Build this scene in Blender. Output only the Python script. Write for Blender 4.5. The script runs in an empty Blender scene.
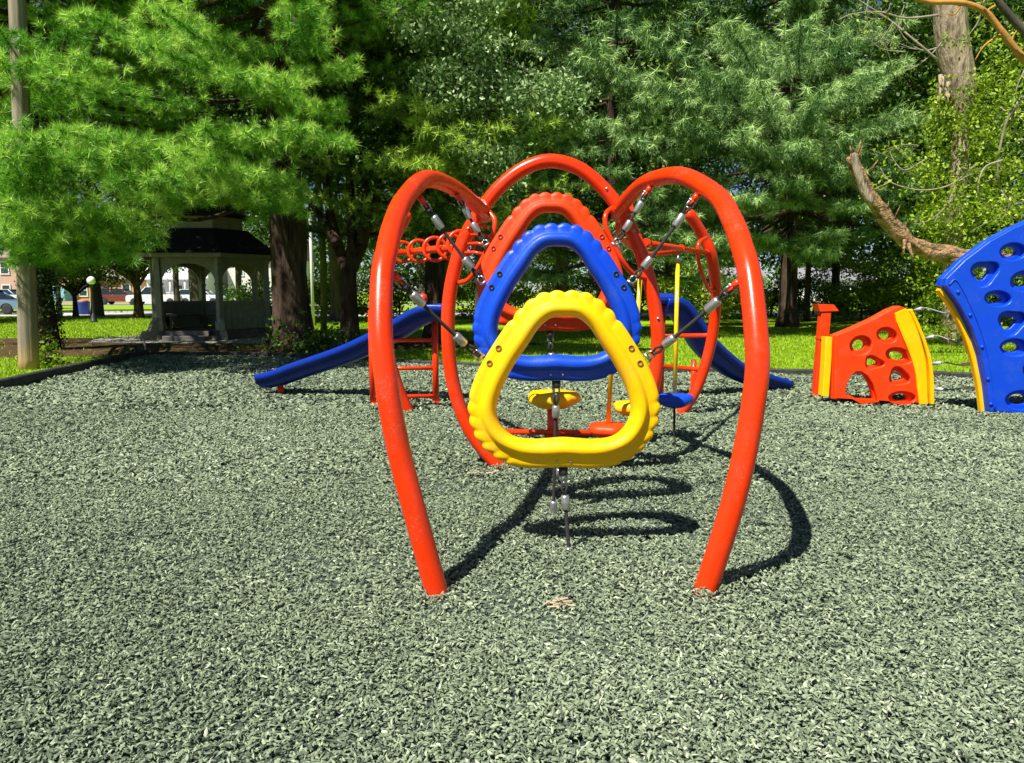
import bpy, math, random
import numpy as np
from mathutils import Vector, Matrix, noise
random.seed(7)
RNG = np.random.default_rng(11)
PI = math.pi
scene = bpy.context.scene
COL = scene.collection

# ------------------------------------------------------------------ camera
H = 1.5
PITCH = math.radians(7.0)
FPX = 740.0
cam_d = bpy.data.cameras.new('camera')
cam = bpy.data.objects.new('camera', cam_d)
COL.objects.link(cam)
cam.location = (0, 0, H)
cam.rotation_euler = (PI / 2 - PITCH, 0, 0)
cam_d.sensor_width = 36
cam_d.lens = FPX / 1024 * 36
cam_d.clip_end = 3000
cam_d.clip_start = 0.05
scene.camera = cam


def U(px, py, D):
    """point of the place that stands D metres down the lawn and is seen at px, py"""
    u = (px - 512) / FPX
    v = (381.5 - py) / FPX
    y = math.cos(PITCH) + v * math.sin(PITCH)
    z = v * math.cos(PITCH) - math.sin(PITCH)
    s = D / y
    return Vector((u * s, D, H + z * s))


def G(px, py, z=0.0):
    u = (px - 512) / FPX
    v = (381.5 - py) / FPX
    y = math.cos(PITCH) + v * math.sin(PITCH)
    zz = v * math.cos(PITCH) - math.sin(PITCH)
    s = (z - H) / zz
    return Vector((u * s, y * s, z))


# ------------------------------------------------------------------ world
SUNV = Vector((-0.41, -0.50, 1.0)).normalized()      # towards the sun
w = bpy.data.worlds.new('World')
scene.world = w
w.use_nodes = True
nt = w.node_tree
bg = nt.nodes['Background']
sky = nt.nodes.new('ShaderNodeTexSky')
sky.sky_type = 'NISHITA'
sky.sun_disc = False
sky.sun_elevation = math.asin(SUNV.z)
sky.sun_rotation = math.atan2(SUNV.x, SUNV.y)
sky.altitude = 2500
sky.air_density = 0.85
sky.dust_density = 1.0
nt.links.new(sky.outputs[0], bg.inputs[0])
bg.inputs[1].default_value = 0.05
sd = bpy.data.lights.new('sun', 'SUN')
sd.energy = 5.0
sd.angle = math.radians(0.5)
sd.color = (1.0, 0.955, 0.88)
sun = bpy.data.objects.new('sun', sd)
COL.objects.link(sun)
sun.rotation_euler = SUNV.to_track_quat('Z', 'Y').to_euler()
sun.location = (-20, -20, 40)
vs = scene.view_settings
vs.view_transform = 'Standard'
vs.look = 'None'
vs.gamma = 1
vs.exposure = 0.88
vs.use_curve_mapping = False

# ------------------------------------------------------------------ object helpers
ORG = {}


def props(o, label=None, cat=None, group=None, kind=None):
    if label: o['label'] = label
    if cat: o['category'] = cat
    if group: o['group'] = group
    if kind: o['kind'] = kind
    return o


def thing(name, loc, label, cat, group=None):
    o = bpy.data.objects.new(name, None)
    o.empty_display_size = 0.2
    COL.objects.link(o)
    o.location = loc
    ORG[o] = Vector(loc)
    return props(o, label, cat, group)


def link_mesh(name, me, mat, parent=None, org=None):
    o = bpy.data.objects.new(name, me)
    COL.objects.link(o)
    if mat is not None:
        me.materials.append(mat)
    if parent is not None:
        o.parent = parent
        ORG[o] = ORG[parent]
    else:
        ORG[o] = Vector(org) if org is not None else Vector((0, 0, 0))
        o.location = ORG[o]
    return o


class MB:
    """collects shapes given in world coordinates, links them as ONE mesh"""
    def __init__(s):
        s.v = []; s.f = []; s.sm = []

    def add(s, vs_, fs, smooth=False):
        b = len(s.v)
        s.v += [tuple(p) for p in vs_]
        for f in fs:
            s.f.append(tuple(i + b for i in f)); s.sm.append(smooth)
        return s

    def box(s, c, size, rot=None, bev=0.0):
        hx, hy, hz = size[0] / 2, size[1] / 2, size[2] / 2
        M = rot if rot is not None else Matrix.Identity(3)
        c = Vector(c)
        if bev <= 0:
            vs_ = [c + M @ Vector((x * hx, y * hy, z * hz)) for z in (-1, 1) for y in (-1, 1) for x in (-1, 1)]
            s.add(vs_, [(0, 2, 3, 1), (4, 5, 7, 6), (0, 1, 5, 4), (2, 6, 7, 3), (0, 4, 6, 2), (1, 3, 7, 5)])
        else:
            b = min(bev, hx * .9, hy * .9, hz * .9)
            ring = []
            for (z, ins) in ((-hz, b), (-hz + b, 0), (hz - b, 0), (hz, b)):
                x1, y1 = hx - ins, hy - ins
                cc = b * .6
                ring.append([(-x1 + cc, -y1, z), (x1 - cc, -y1, z), (x1, -y1 + cc, z), (x1, y1 - cc, z),
                             (x1 - cc, y1, z), (-x1 + cc, y1, z), (-x1, y1 - cc, z), (-x1, -y1 + cc, z)])
            vs_ = [c + M @ Vector(p) for r in ring for p in r]
            fs = [tuple(range(7, -1, -1)), tuple(range(24, 32))]
            for k in range(3):
                for i in range(8):
                    j = (i + 1) % 8
                    fs.append((k * 8 + i, k * 8 + j, k * 8 + 8 + j, k * 8 + 8 + i))
            s.add(vs_, fs)
        return s

    def tube(s, pts, r, seg=12, cap=True, noisef=None, smooth=True, squash=None):
        pts = [Vector(p) for p in pts]
        n = len(pts)
        rs = r if isinstance(r, (list, tuple)) else [r] * n
        t = []
        for i in range(n):
            a = pts[max(0, i - 1)]; b = pts[min(n - 1, i + 1)]
            d = (b - a)
            t.append(d.normalized() if d.length > 1e-9 else Vector((0, 0, 1)))
        ref = Vector((0, 0, 1)) if abs(t[0].z) < .9 else Vector((1, 0, 0))
        nrm = (ref - t[0] * ref.dot(t[0])).normalized()
        vs_ = []
        for i in range(n):
            nrm = (nrm - t[i] * nrm.dot(t[i]))
            nrm = nrm.normalized() if nrm.length > 1e-6 else t[i].orthogonal().normalized()
            bn = t[i].cross(nrm)
            for k in range(seg):
                a = 2 * PI * k / seg
                rr = rs[i]
                if noisef: rr = rs[i] * noisef(pts[i], a)
                vs_.append(pts[i] + (nrm * math.cos(a) + bn * math.sin(a)) * rr)
        fs = []
        for i in range(n - 1):
            for k in range(seg):
                k2 = (k + 1) % seg
                fs.append((i * seg + k, i * seg + k2, (i + 1) * seg + k2, (i + 1) * seg + k))
        s.add(vs_, fs, smooth)
        if cap:
            b = len(s.v) - len(vs_)
            s.f.append(tuple(b + k for k in range(seg - 1, -1, -1))); s.sm.append(False)
            s.f.append(tuple(b + (n - 1) * seg + k for k in range(seg))); s.sm.append(False)
        return s

    def torus(s, c, ax, R, r, seg=28, rs=8, sq=1.0):
        ax = Vector(ax).normalized()
        u = ax.orthogonal().normalized()
        if abs(ax.z) < .95:
            u = (Vector((0, 0, 1)) - ax * ax.z).normalized()
        v = ax.cross(u)
        vs_ = []
        for i in range(seg):
            a = 2 * PI * i / seg
            d = u * math.cos(a) + v * math.sin(a)
            for k in range(rs):
                b = 2 * PI * k / rs
                vs_.append(Vector(c) + d * (R + r * math.cos(b)) + ax * (r * math.sin(b)))
        fs = []
        for i in range(seg):
            for k in range(rs):
                i2 = (i + 1) % seg; k2 = (k + 1) % rs
                fs.append((i * rs + k, i2 * rs + k, i2 * rs + k2, i * rs + k2))
        return s.add(vs_, fs, True)

    def lathe(s, c, prof, seg=24, smooth=True, ax=None):
        """prof: list of (radius, height) up the axis"""
        c = Vector(c)
        M = Matrix.Identity(3) if ax is None else Vector((0, 0, 1)).rotation_difference(Vector(ax)).to_matrix()
        vs_ = []
        for (r, z) in prof:
            for k in range(seg):
                a = 2 * PI * k / seg
                vs_.append(c + M @ Vector((r * math.cos(a), r * math.sin(a), z)))
        fs = []
        for i in range(len(prof) - 1):
            for k in range(seg):
                k2 = (k + 1) % seg
                fs.append((i * seg + k, i * seg + k2, (i + 1) * seg + k2, (i + 1) * seg + k))
        fs.append(tuple(range(seg - 1, -1, -1)))
        fs.append(tuple((len(prof) - 1) * seg + k for k in range(seg)))
        return s.add(vs_, fs, smooth)

    def prism(s, pts, dirv, smooth=False):
        """closed polygon pts (3D), extruded by dirv"""
        n = len(pts)
        d = Vector(dirv)
        vs_ = [Vector(p) for p in pts] + [Vector(p) + d for p in pts]
        fs = [tuple(range(n - 1, -1, -1)), tuple(range(n, 2 * n))]
        for i in range(n):
            j = (i + 1) % n
            fs.append((i, j, n + j, n + i))
        return s.add(vs_, fs, smooth)

    def build(s, name, mat, parent=None, org=None, label=None):
        me = bpy.data.meshes.new(name)
        base = ORG[parent] if parent is not None else (Vector(org) if org is not None else Vector((0, 0, 0)))
        me.from_pydata([(p[0] - base.x, p[1] - base.y, p[2] - base.z) for p in s.v], [], s.f)
        me.polygons.foreach_set('use_smooth', s.sm)
        me.update()
        o = link_mesh(name, me, mat, parent, org)
        if label: o['label'] = label
        return o


def fix_normals(o):
    import bmesh
    bm = bmesh.new(); bm.from_mesh(o.data)
    bmesh.ops.recalc_face_normals(bm, faces=bm.faces)
    bm.to_mesh(o.data); bm.free()


def np_mesh(name, verts, faces, mat, parent=None, org=None, rnd=None, smooth=False):
    base = ORG[parent] if parent is not None else (Vector(org) if org is not None else Vector((0, 0, 0)))
    v = np.asarray(verts, dtype=np.float64) - np.array(base)
    f = np.asarray(faces, dtype=np.int32)
    me = bpy.data.meshes.new(name)
    me.vertices.add(len(v)); me.vertices.foreach_set('co', v.astype(np.float32).ravel())
    M, k = f.shape
    me.loops.add(M * k); me.loops.foreach_set('vertex_index', f.ravel())
    me.polygons.add(M); me.polygons.foreach_set('loop_start', np.arange(0, M * k, k, dtype=np.int32))
    me.update(calc_edges=True)
    me.polygons.foreach_set('use_smooth', np.full(M, smooth, dtype=bool))
    if rnd is not None:
        a = me.attributes.new('rnd', 'FLOAT', 'POINT')
        a.data.foreach_set('value', np.asarray(rnd, dtype=np.float32))
    return link_mesh(name, me, mat, parent, org)


def spline(pts, n=8, closed=False):
    """Catmull-Rom through the points"""
    P = [Vector(p) for p in pts]
    out = []
    m = len(P)
    rng = range(m) if closed else range(m - 1)
    for i in rng:
        if closed:
            a, b, c, d = P[(i - 1) % m], P[i], P[(i + 1) % m], P[(i + 2) % m]
        else:
            b, c = P[i], P[i + 1]
            a = P[i - 1] if i > 0 else b * 2 - c
            d = P[i + 2] if i + 2 < m else c * 2 - b
        for k in range(n):
            t = k / n
            out.append(0.5 * ((2 * b) + (c - a) * t + (2 * a - 5 * b + 4 * c - d) * t * t + (3 * b - a - 3 * c + d) * t ** 3))
    if not closed:
        out.append(P[-1])
    return out


# ------------------------------------------------------------------ materials
def mat(name, col, rough=.6, metal=0, spec=.5, col2=None, nscale=4.0, bump=0.0, bscale=60.0, coat=0.0,
        stretch=None, detail=6, ramp=(.35, .65), coords='Object', bdist=.01, wear=None):
    m = bpy.data.materials.new(name)
    m.use_nodes = True
    t = m.node_tree; N = t.nodes; L = t.links
    p = N['Principled BSDF']
    p.inputs['Base Color'].default_value = (*col, 1)
    p.inputs['Roughness'].default_value = rough
    p.inputs['Metallic'].default_value = metal
    p.inputs['Specular IOR Level'].default_value = spec
    if coat: 
        p.inputs['Coat Weight'].default_value = coat
        p.inputs['Coat Roughness'].default_value = .12
    tc = N.new('ShaderNodeTexCoord'); vec = tc.outputs[coords]
    if stretch:
        mp = N.new('ShaderNodeMapping'); mp.inputs['Scale'].default_value = stretch
        L.new(vec, mp.inputs[0]); vec = mp.outputs[0]
    if col2:
        n = N.new('ShaderNodeTexNoise'); n.inputs['Scale'].default_value = nscale
        n.inputs['Detail'].default_value = detail; n.inputs['Roughness'].default_value = .65
        L.new(vec, n.inputs['Vector'])
        r = N.new('ShaderNodeValToRGB')
        r.color_ramp.elements[0].position = ramp[0]; r.color_ramp.elements[0].color = (*col, 1)
        r.color_ramp.elements[1].position = ramp[1]; r.color_ramp.elements[1].color = (*col2, 1)
        L.new(n.outputs[0], r.inputs[0]); L.new(r.outputs[0], p.inputs['Base Color'])
    if bump:
        n2 = N.new('ShaderNodeTexNoise'); n2.inputs['Scale'].default_value = bscale
        n2.inputs['Detail'].default_value = 4
        L.new(vec, n2.inputs['Vector'])
        b = N.new('ShaderNodeBump'); b.inputs['Strength'].default_value = bump
        b.inputs['Distance'].default_value = bdist
        L.new(n2.outputs[0], b.inputs['Height']); L.new(b.outputs[0], p.inputs['Normal'])
    if wear:      # rubbed, dusty patches made of fine scratches
        src = p.inputs['Base Color'].links[0].from_socket
        a = N.new('ShaderNodeTexNoise'); a.inputs['Scale'].default_value = 4.5; a.inputs['Detail'].default_value = 6; a.inputs['Roughness'].default_value = .7
        c = N.new('ShaderNodeTexNoise'); c.inputs['Scale'].default_value = 90; c.inputs['Detail'].default_value = 5; c.inputs['Distortion'].default_value = 1.5
        L.new(tc.outputs[coords], a.inputs['Vector']); L.new(tc.outputs[coords], c.inputs['Vector'])
        ra = N.new('ShaderNodeMapRange'); ra.inputs['From Min'].default_value = .50; ra.inputs['From Max'].default_value = .72
        rc = N.new('ShaderNodeMapRange'); rc.inputs['From Min'].default_value = .52; rc.inputs['From Max'].default_value = .66
        L.new(a.outputs[0], ra.inputs[0]); L.new(c.outputs[0], rc.inputs[0])
        mu = N.new('ShaderNodeMath'); mu.operation = 'MULTIPLY'; L.new(ra.outputs[0], mu.inputs[0]); L.new(rc.outputs[0], mu.inputs[1])
        mq = N.new('ShaderNodeMath'); mq.operation = 'MULTIPLY'; mq.inputs[1].default_value = .42; L.new(mu.outputs[0], mq.inputs[0])
        mx = N.new('ShaderNodeMix'); mx.data_type = 'RGBA'
        L.new(mq.outputs[0], mx.inputs[0]); L.new(src, mx.inputs[6]); mx.inputs[7].default_value = (*wear, 1)
        L.new(mx.outputs[2], p.inputs['Base Color'])
        rr = N.new('ShaderNodeMapRange'); rr.inputs['To Min'].default_value = rough; rr.inputs['To Max'].default_value = min(1, rough + .3)
        L.new(ra.outputs[0], rr.inputs[0]); L.new(rr.outputs[0], p.inputs['Roughness'])
    return m


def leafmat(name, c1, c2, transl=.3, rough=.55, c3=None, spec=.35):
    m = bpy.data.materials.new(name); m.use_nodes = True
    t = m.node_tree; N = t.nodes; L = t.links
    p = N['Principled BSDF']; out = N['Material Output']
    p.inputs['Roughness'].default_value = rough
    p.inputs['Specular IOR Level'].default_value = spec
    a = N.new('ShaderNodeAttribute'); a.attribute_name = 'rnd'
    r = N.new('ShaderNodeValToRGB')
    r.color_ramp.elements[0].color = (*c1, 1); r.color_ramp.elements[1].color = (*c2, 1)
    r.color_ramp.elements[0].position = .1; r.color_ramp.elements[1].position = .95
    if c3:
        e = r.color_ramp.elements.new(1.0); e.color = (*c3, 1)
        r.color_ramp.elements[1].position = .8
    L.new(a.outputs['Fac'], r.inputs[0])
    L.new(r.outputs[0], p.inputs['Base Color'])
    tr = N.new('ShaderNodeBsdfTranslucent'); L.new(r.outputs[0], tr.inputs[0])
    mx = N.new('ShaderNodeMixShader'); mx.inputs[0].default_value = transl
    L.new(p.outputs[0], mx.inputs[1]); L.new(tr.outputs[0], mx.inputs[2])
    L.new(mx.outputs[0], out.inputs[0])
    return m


M = {}
M['red'] = mat('red_powder_coat', (.84, .036, .001), .27, spec=.35, col2=(.72, .034, .002), nscale=9, bump=.06, bscale=180, coat=.15, wear=(.62, .30, .20))
M['redpl'] = mat('red_orange_plastic', (.86, .052, .002), .45, spec=.3, col2=(.74, .044, .003), nscale=5, bump=.10, bscale=160, wear=(.62, .30, .18))
M['yelpl'] = mat('yellow_plastic', (.97, .56, .000), .42, spec=.3, col2=(.92, .49, .001), nscale=5, bump=.10, bscale=160, wear=(.62, .52, .28))
M['blupl'] = mat('blue_plastic', (.002, .055, .62), .38, spec=.35, col2=(.004, .065, .54), nscale=5, bump=.10, bscale=160, wear=(.18, .26, .50))
M['blushade'] = mat('shade_darkened_blue_plastic', (.002, .024, .30), .36, spec=.35, col2=(.003, .028, .24), nscale=5, bump=.10, bscale=160)  # blue plastic with shade put into its colour, for the slides
M['yelmetal'] = mat('yellow_powder_coat', (.90, .60, .002), .3, spec=.5, coat=.3, col2=(.78, .45, .006), nscale=8)
M['rope'] = mat('black_rope', (.018, .018, .018), .8, col2=(.045, .043, .04), nscale=260, bump=.8, bscale=420)
M['alu'] = mat('brushed_aluminium', (.62, .62, .60), .34, metal=.85, col2=(.45, .45, .43), nscale=60)
M['steel'] = mat('galvanised_steel', (.50, .50, .50), .4, metal=.9, col2=(.3, .3, .3), nscale=90)
M['blackpl'] = mat('black_plastic', (.012, .012, .013), .45, col2=(.03, .03, .03), nscale=30)
M['hole'] = mat('dark_bolt_recess', (.006, .006, .007), .6)
M['curb'] = mat('black_border_timber', (.012, .013, .012), .75, col2=(.045, .045, .042), nscale=9, bump=.5, bscale=40)
M['whiteferr'] = mat('pale_ferrule', (.62, .64, .62), .4, metal=.3)
M['greyrope'] = mat('grey_rope', (.30, .32, .31), .7, col2=(.12, .13, .12), nscale=120)
# ------------------------------------------------------------------ the big climbing frame
frame_loc = Vector((0.285, 6.15, 0))
frame = thing('arched_climber', frame_loc, 'large red tube climbing frame of tall arches in the middle of the mulch', 'climbing frame')
sideL = [(439, 600, 3.50), (414.5, 511, 3.49), (401, 460, 3.50), (390.5, 408, 3.50), (385.5, 374, 3.52), (381, 333, 3.58), (382, 278, 3.72), (387, 250, 3.85),
         (394, 222, 4.06), (406, 197, 4.40), (427, 179, 4.92), (456, 189, 5.5), (484, 212, 6.08)]
sideR = [(702, 600, 3.50), (731, 510, 3.49), (747, 442, 3.50), (757, 374, 3.52), (756, 333, 3.58), (750, 278, 3.72), (743, 250, 3.85),
         (733, 222, 4.06), (716, 195, 4.45), (682, 176, 4.95), (652, 180, 5.40), (634, 192, 5.75), (617, 212, 6.08)]


def side_pts(lst):
    P = [U(*p) for p in lst]
    P[0].z = -.02
    below = P[0] + (P[0] - P[1]).normalized() * .12
    return [below] + P


SL = spline(side_pts(sideL), 8); SR = spline(side_pts(sideR), 8)
for S in (SL, SR):
    MB().tube(S, .0575, 20).build('side_tube', M['red'], frame)
archp = [(502, 470), (476, 440), (460, 408), (451, 372), (448, 335), (449, 302), (454, 272), (464, 240), (480, 212),
         (500, 187), (523, 169), (549, 161), (576, 167), (599, 184), (618, 207), (635, 238), (647, 272), (654, 302),
         (658, 338), (655, 375), (646, 410), (630, 441), (606, 470)]
AP = [U(x, y, 6.15) for x, y in archp]
AP[0].z = -.02; AP[-1].z = -.02
AP = [AP[0] + Vector((.07, 0, -.1))] + AP + [AP[-1] + Vector((-.07, 0, -.1))]
AS = spline(AP, 6)
MB().tube(AS, .0575, 20).build('hoop_tube', M['red'], frame)
# rear curved posts
rearL = [(411, 411, 9.05), (399, 388, 9.0), (388, 350, 8.95), (383, 305, 8.85), (387, 262, 8.6), (395, 238, 8.5), (406, 217, 8.4)]
rearR = [(677, 416, 8.9), (696, 390, 8.85), (710, 347, 8.8), (716, 300, 8.7), (712, 258, 8.45), (703, 236, 8.4), (690, 215, 8.3)]
RP = []
for lst in (rearL, rearR):
    P = [U(*p) for p in lst]; P[0].z = -.05
    S = spline(P, 8); RP.append(S)
    t_ = (S[-1] - S[-2]).normalized()
    S2 = S + [S[-1] + t_ * .03, S[-1] + t_ * .055, S[-1] + t_ * .068]
    MB().tube(S2, [.064] * len(S) + [.058, .040, .010], 18).build('rear_post', M['red'], frame)


def bolt_heads(mb, pts, nrm):
    for p in pts:
        mb.lathe(p, [(.012, -.004), (.012, .006), (.007, .011), (.001, .012)], 8, ax=nrm)


# couplings where the side tubes meet the hoop, with bolts
for (px, py, sx) in ((484, 213, -1), (620, 213, 1)):
    c = U(px, py, 6.12)
    mb = MB()
    mb.tube([c + Vector((-sx * .005, .05, -.02)), c + Vector((sx * .0, 0, 0)), c + Vector((sx * .035, -.10, .045))], .064, 18)
    bolt_heads(mb, [c + Vector((sx * .03, -.10, .10)), c + Vector((sx * -.01, -.07, .075))], (0, -.3, 1))
    mb.build('coupling', M['red'], frame)
# bars from hoop to rear posts
b0, b1 = U(645, 243, 6.15), U(708, 253, 8.4)
MB().tube([b0, b1], .028, 12).build('crossbar', M['red'], frame)
for t in (.02, .5, .97):
    p = b0.lerp(b1, t); d = (b1 - b0).normalized()
    MB().tube([p - d * .04, p + d * .04], .038, 12).build('clamp', M['red'], frame)
# ring bar on the left
r0, r1 = U(384, 254, 8.65), U(461, 247, 6.15)
MB().tube([r0, r1], .033, 12).build('crossbar', M['red'], frame)
rings_px = [(403, 252), (419, 251), (435, 249), (450, 246.5), (461, 244)]
for i, (px, py) in enumerate(rings_px):
    t = [.26, .47, .66, .84, .97][i]
    D = 8.65 + (6.15 - 8.65) * t
    c = U(px, py, D)
    MB().torus(c, (.25, -1, .1), .107, .0165, 30, 8).build('grip_ring', M['red'], frame)
# D handles
HND = {
 'a': [(489, 212, 6.05), (495, 222, 6.0), (491, 240, 5.98), (484, 256, 5.98), (476, 270, 6.0), (468, 280, 6.05), (459, 283, 6.12)],
 'b': [(614, 207, 6.12), (606, 214, 6.0), (606, 228, 5.97), (613, 243, 5.97), (622, 260, 5.97), (632, 273, 6.02), (646, 279, 6.12)],
 'c': [(706, 238, 8.2), (699, 243, 8.0), (698, 258, 8.0), (703, 277, 8.1), (709, 290, 8.3), (714, 290, 8.6)]}
for k, l in HND.items():
    MB().tube(spline([U(*p) for p in l], 6), .021, 10).build('handle', M['red'], frame)
# toothed grip strip inside the left handle
mb = MB()
for i, (px, py) in enumerate([(478, 226), (479, 235), (476, 244), (473, 253)]):
    a = U(px - 8, py, 6.1); b = U(px + 10, py + 1, 6.0)
    mb.tube([a, a.lerp(b, .5) + Vector((0, -.01, .01)), b], .013, 8)
mb.build('grip_rungs', M['red'], frame)

# bolts on the hoop and tubes
for (px, py) in ((610, 184), (634, 232), (628, 214), (470, 232), (655, 320)):
    p = min(AS, key=lambda q: (q - U(px, py, 6.15)).length)
    mb = MB(); bolt_heads(mb, [p + Vector((0, -.057, 0.01))], (0, -1, .2))
    mb.build('bolt', M['steel'], frame)

# left ladder and right ladder
def gpost(px, py):
    return G(px, py)
g1 = G(436, 405); g2 = Vector((U(373, 399, 9.6).x, 9.6, 0))
topz = U(436, 312, g1.y).z
for g, tz in ((g1, topz), (g2, topz + .02)):
    mb = MB(); mb.tube([g - Vector((0, 0, .1)), g + Vector((0, 0, tz))], .042, 14)
    mb.tube([g, g + Vector((0, 0, .05))], .052, 14)
    mb.build('ladder_post', M['red'], frame)
for py in (340, 368, 396):
    z = U(436, py, g1.y).z
    MB().tube([g1 + Vector((0, 0, z)), g2 + Vector((0, 0, z))], .026, 10).build('rung', M['red'], frame)
g3 = Vector((U(660, 393, 10.0).x, 10.0, 0)); g4 = Vector((U(693, 392, 10.2).x, 10.2, 0))
MB().tube([g3 - Vector((0, 0, .1)), g3 + Vector((0, 0, 1.3))], .05, 14).build('ladder_post', M['red'], frame)
MB().tube([g4 - Vector((0, 0, .1)), g4 + Vector((0, 0, .55))], .038, 14).build('ladder_post', M['red'], frame)
for py, pr in ((336, 338), (366, 369)):
    a = U(660, py, 10.0)
    b = min(RP[1], key=lambda q: abs(q.z - U(710, pr, 8.85).z) + (0 if q.y > 8 else 9))
    MB().tube([a, b], .027, 10).build('rung', M['red'], frame)

# ------------------------------------------------------------------ toothed climbing rings
OUT = [(0, 290), (22, 292), (40, 303), (55, 320), (72, 345), (88, 373), (97, 402), (95, 425), (84, 447), (62, 464), (33, 470), (0, 469)]
INN = [(0, 316), (13, 317.5), (25, 327), (37, 345), (51, 366), (64, 392), (68, 412), (62, 428), (49, 438.5), (30, 441), (14, 440), (0, 439)]
SC = 190
PXM = 1.045 / 190


def ring_mesh(c):
    """c: centre of the ring (px row 380); front faces the viewer side (-y)"""
    o = [Vector((x * PXM, 0, (380 - y) * PXM)) for x, y in OUT]
    i_ = [Vector((x * PXM, 0, (380 - y) * PXM)) for x, y in INN]
    o = o + [Vector((-p.x, 0, p.z)) for p in o[-2:0:-1]]
    i_ = i_ + [Vector((-p.x, 0, p.z)) for p in i_[-2:0:-1]]
    n = 14
    O = spline(o, n, True); I = spline(i_, n, True)
    prof = [(0, 0), (.02, -.036), (.10, -.062), (.24, -.078), (.40, -.080), (.50, -.068), (.555, -.050), (.60, -.046), (.80, -.044),
            (.95, -.040), (1.0, -.022), (1.0, .022), (.95, .040), (.60, .046), (.50, .068), (.40, .080), (.24, .078), (.10, .062), (.02, .036)]
    N_ = len(O)
    # arc length of outer for scallops
    L = [0]
    for k in range(N_): L.append(L[-1] + (O[(k + 1) % N_] - O[k]).length)
    tot = L[-1]
    vs_, fs = [], []
    K = len(prof)
    for k in range(N_):
        seg = k / n
        u = seg if seg <= 11 else 22 - seg
        # 0..3.2 top scallops, 3.2..5.2 smooth side, 5.2..9.5 corner scallops, then smooth
        def sm(a, b, x): 
            t = max(0, min(1, (x - a) / (b - a))); return t * t * (3 - 2 * t)
        amp = (1 - sm(2.9, 3.3, u)) + sm(5.5, 6.1, u) * (1 - sm(9.0, 9.6, u))
        s_ = (1 - abs(math.sin(PI * L[k] / (tot / 38))) ** .9)
        sc = -.014 * amp * s_
        dirn = (O[k] - I[k]).normalized()
        for (a, y) in prof:
            p = I[k].lerp(O[k], a)
            f = max(0, (a - .62) / .38)
            p = p + dirn * (sc * f)
            yy = y * (1 - .18 * amp * s_ * f)
            if a < .5: yy *= 1 + .0 * f
            vs_.append(Vector(c) + p + Vector((0, yy, 0)))
        for j in range(K):
            j2 = (j + 1) % K; k2 = (k + 1) % N_
            fs.append((k * K + j, k * K + j2, k2 * K + j2, k2 * K + j))
    return vs_, fs


def cable(anchor, end, parent, slack=.0, f1=.12, f2=.80, d=.0105, name='suspension_cable'):
    anchor = Vector(anchor); end = Vector(end)
    pts = []
    for k in range(13):
        t = k / 12
        p = anchor.lerp(end, t); p.z -= slack * math.sin(PI * t)
        pts.append(p)
    dirn = (end - anchor).normalized(); L = (end - anchor).length
    side = dirn.cross(Vector((0, 1, 0))).normalized()
    mb = MB()
    a, b = f1 * L, f2 * L
    at = lambda s: anchor + dirn * s - Vector((0, 0, slack * math.sin(PI * s / L)))
    mb.tube([at(a + (b - a) * k / 10) for k in range(11)], d, 10)
    # the loops (eye) at both ends: strands splayed round a thimble
    for (s0, s1) in ((a, a - min(.10, a)), (b, b + .085)):
        for sg in (-1, 1):
            mb.tube([at(s0), at(s0 + (s1 - s0) * .5) + side * .016 * sg, at(s1) + side * .005 * sg], d * .75, 8)
    cb = mb.build(name, M['rope'], parent)
    for s0 in (a, b):
        sg = 1 if s0 == a else -1
        m2 = MB(); m2.tube([at(s0 - .002), at(s0 + .010 * sg), at(s0 + .075 * sg), at(s0 + .085 * sg)], [.020, .0245, .0245, .020], 14, squash=None)
        m2.build('ferrule', M['alu'], cb)
    # steel shackle near the ring and near the tube
    for (s0, s1) in ((b + .07, L), (max(a - .095, .045), 0.0)):
        m3 = MB(); p, q = at(s0), at(s1)
        for sg in (-1, 1):
            m3.tube([p + side * .010 * sg, p.lerp(q, .4) + side * .020 * sg, q + side * .014 * sg], .0065, 8)
        m3.tube([q - side * .026, q + side * .026], .009, 8)
        m3.tube([p - side * .012, p + side * .012], .0075, 8)
        m3.build('shackle', M['steel'], cb)
    return cb


def near(S, px, py, lo=0):
    """point of tube S that is seen nearest px,py"""
    def proj(q):
        y = q.y * math.cos(PITCH) - (q.z - H) * math.sin(PITCH)
        v = q.y * math.sin(PITCH) + (q.z - H) * math.cos(PITCH)
        return 512 + FPX * q.x / y, 381.5 - FPX * v / y
    return min(S[lo:], key=lambda q: (proj(q)[0] - px) ** 2 + (proj(q)[1] - py) ** 2)


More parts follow.
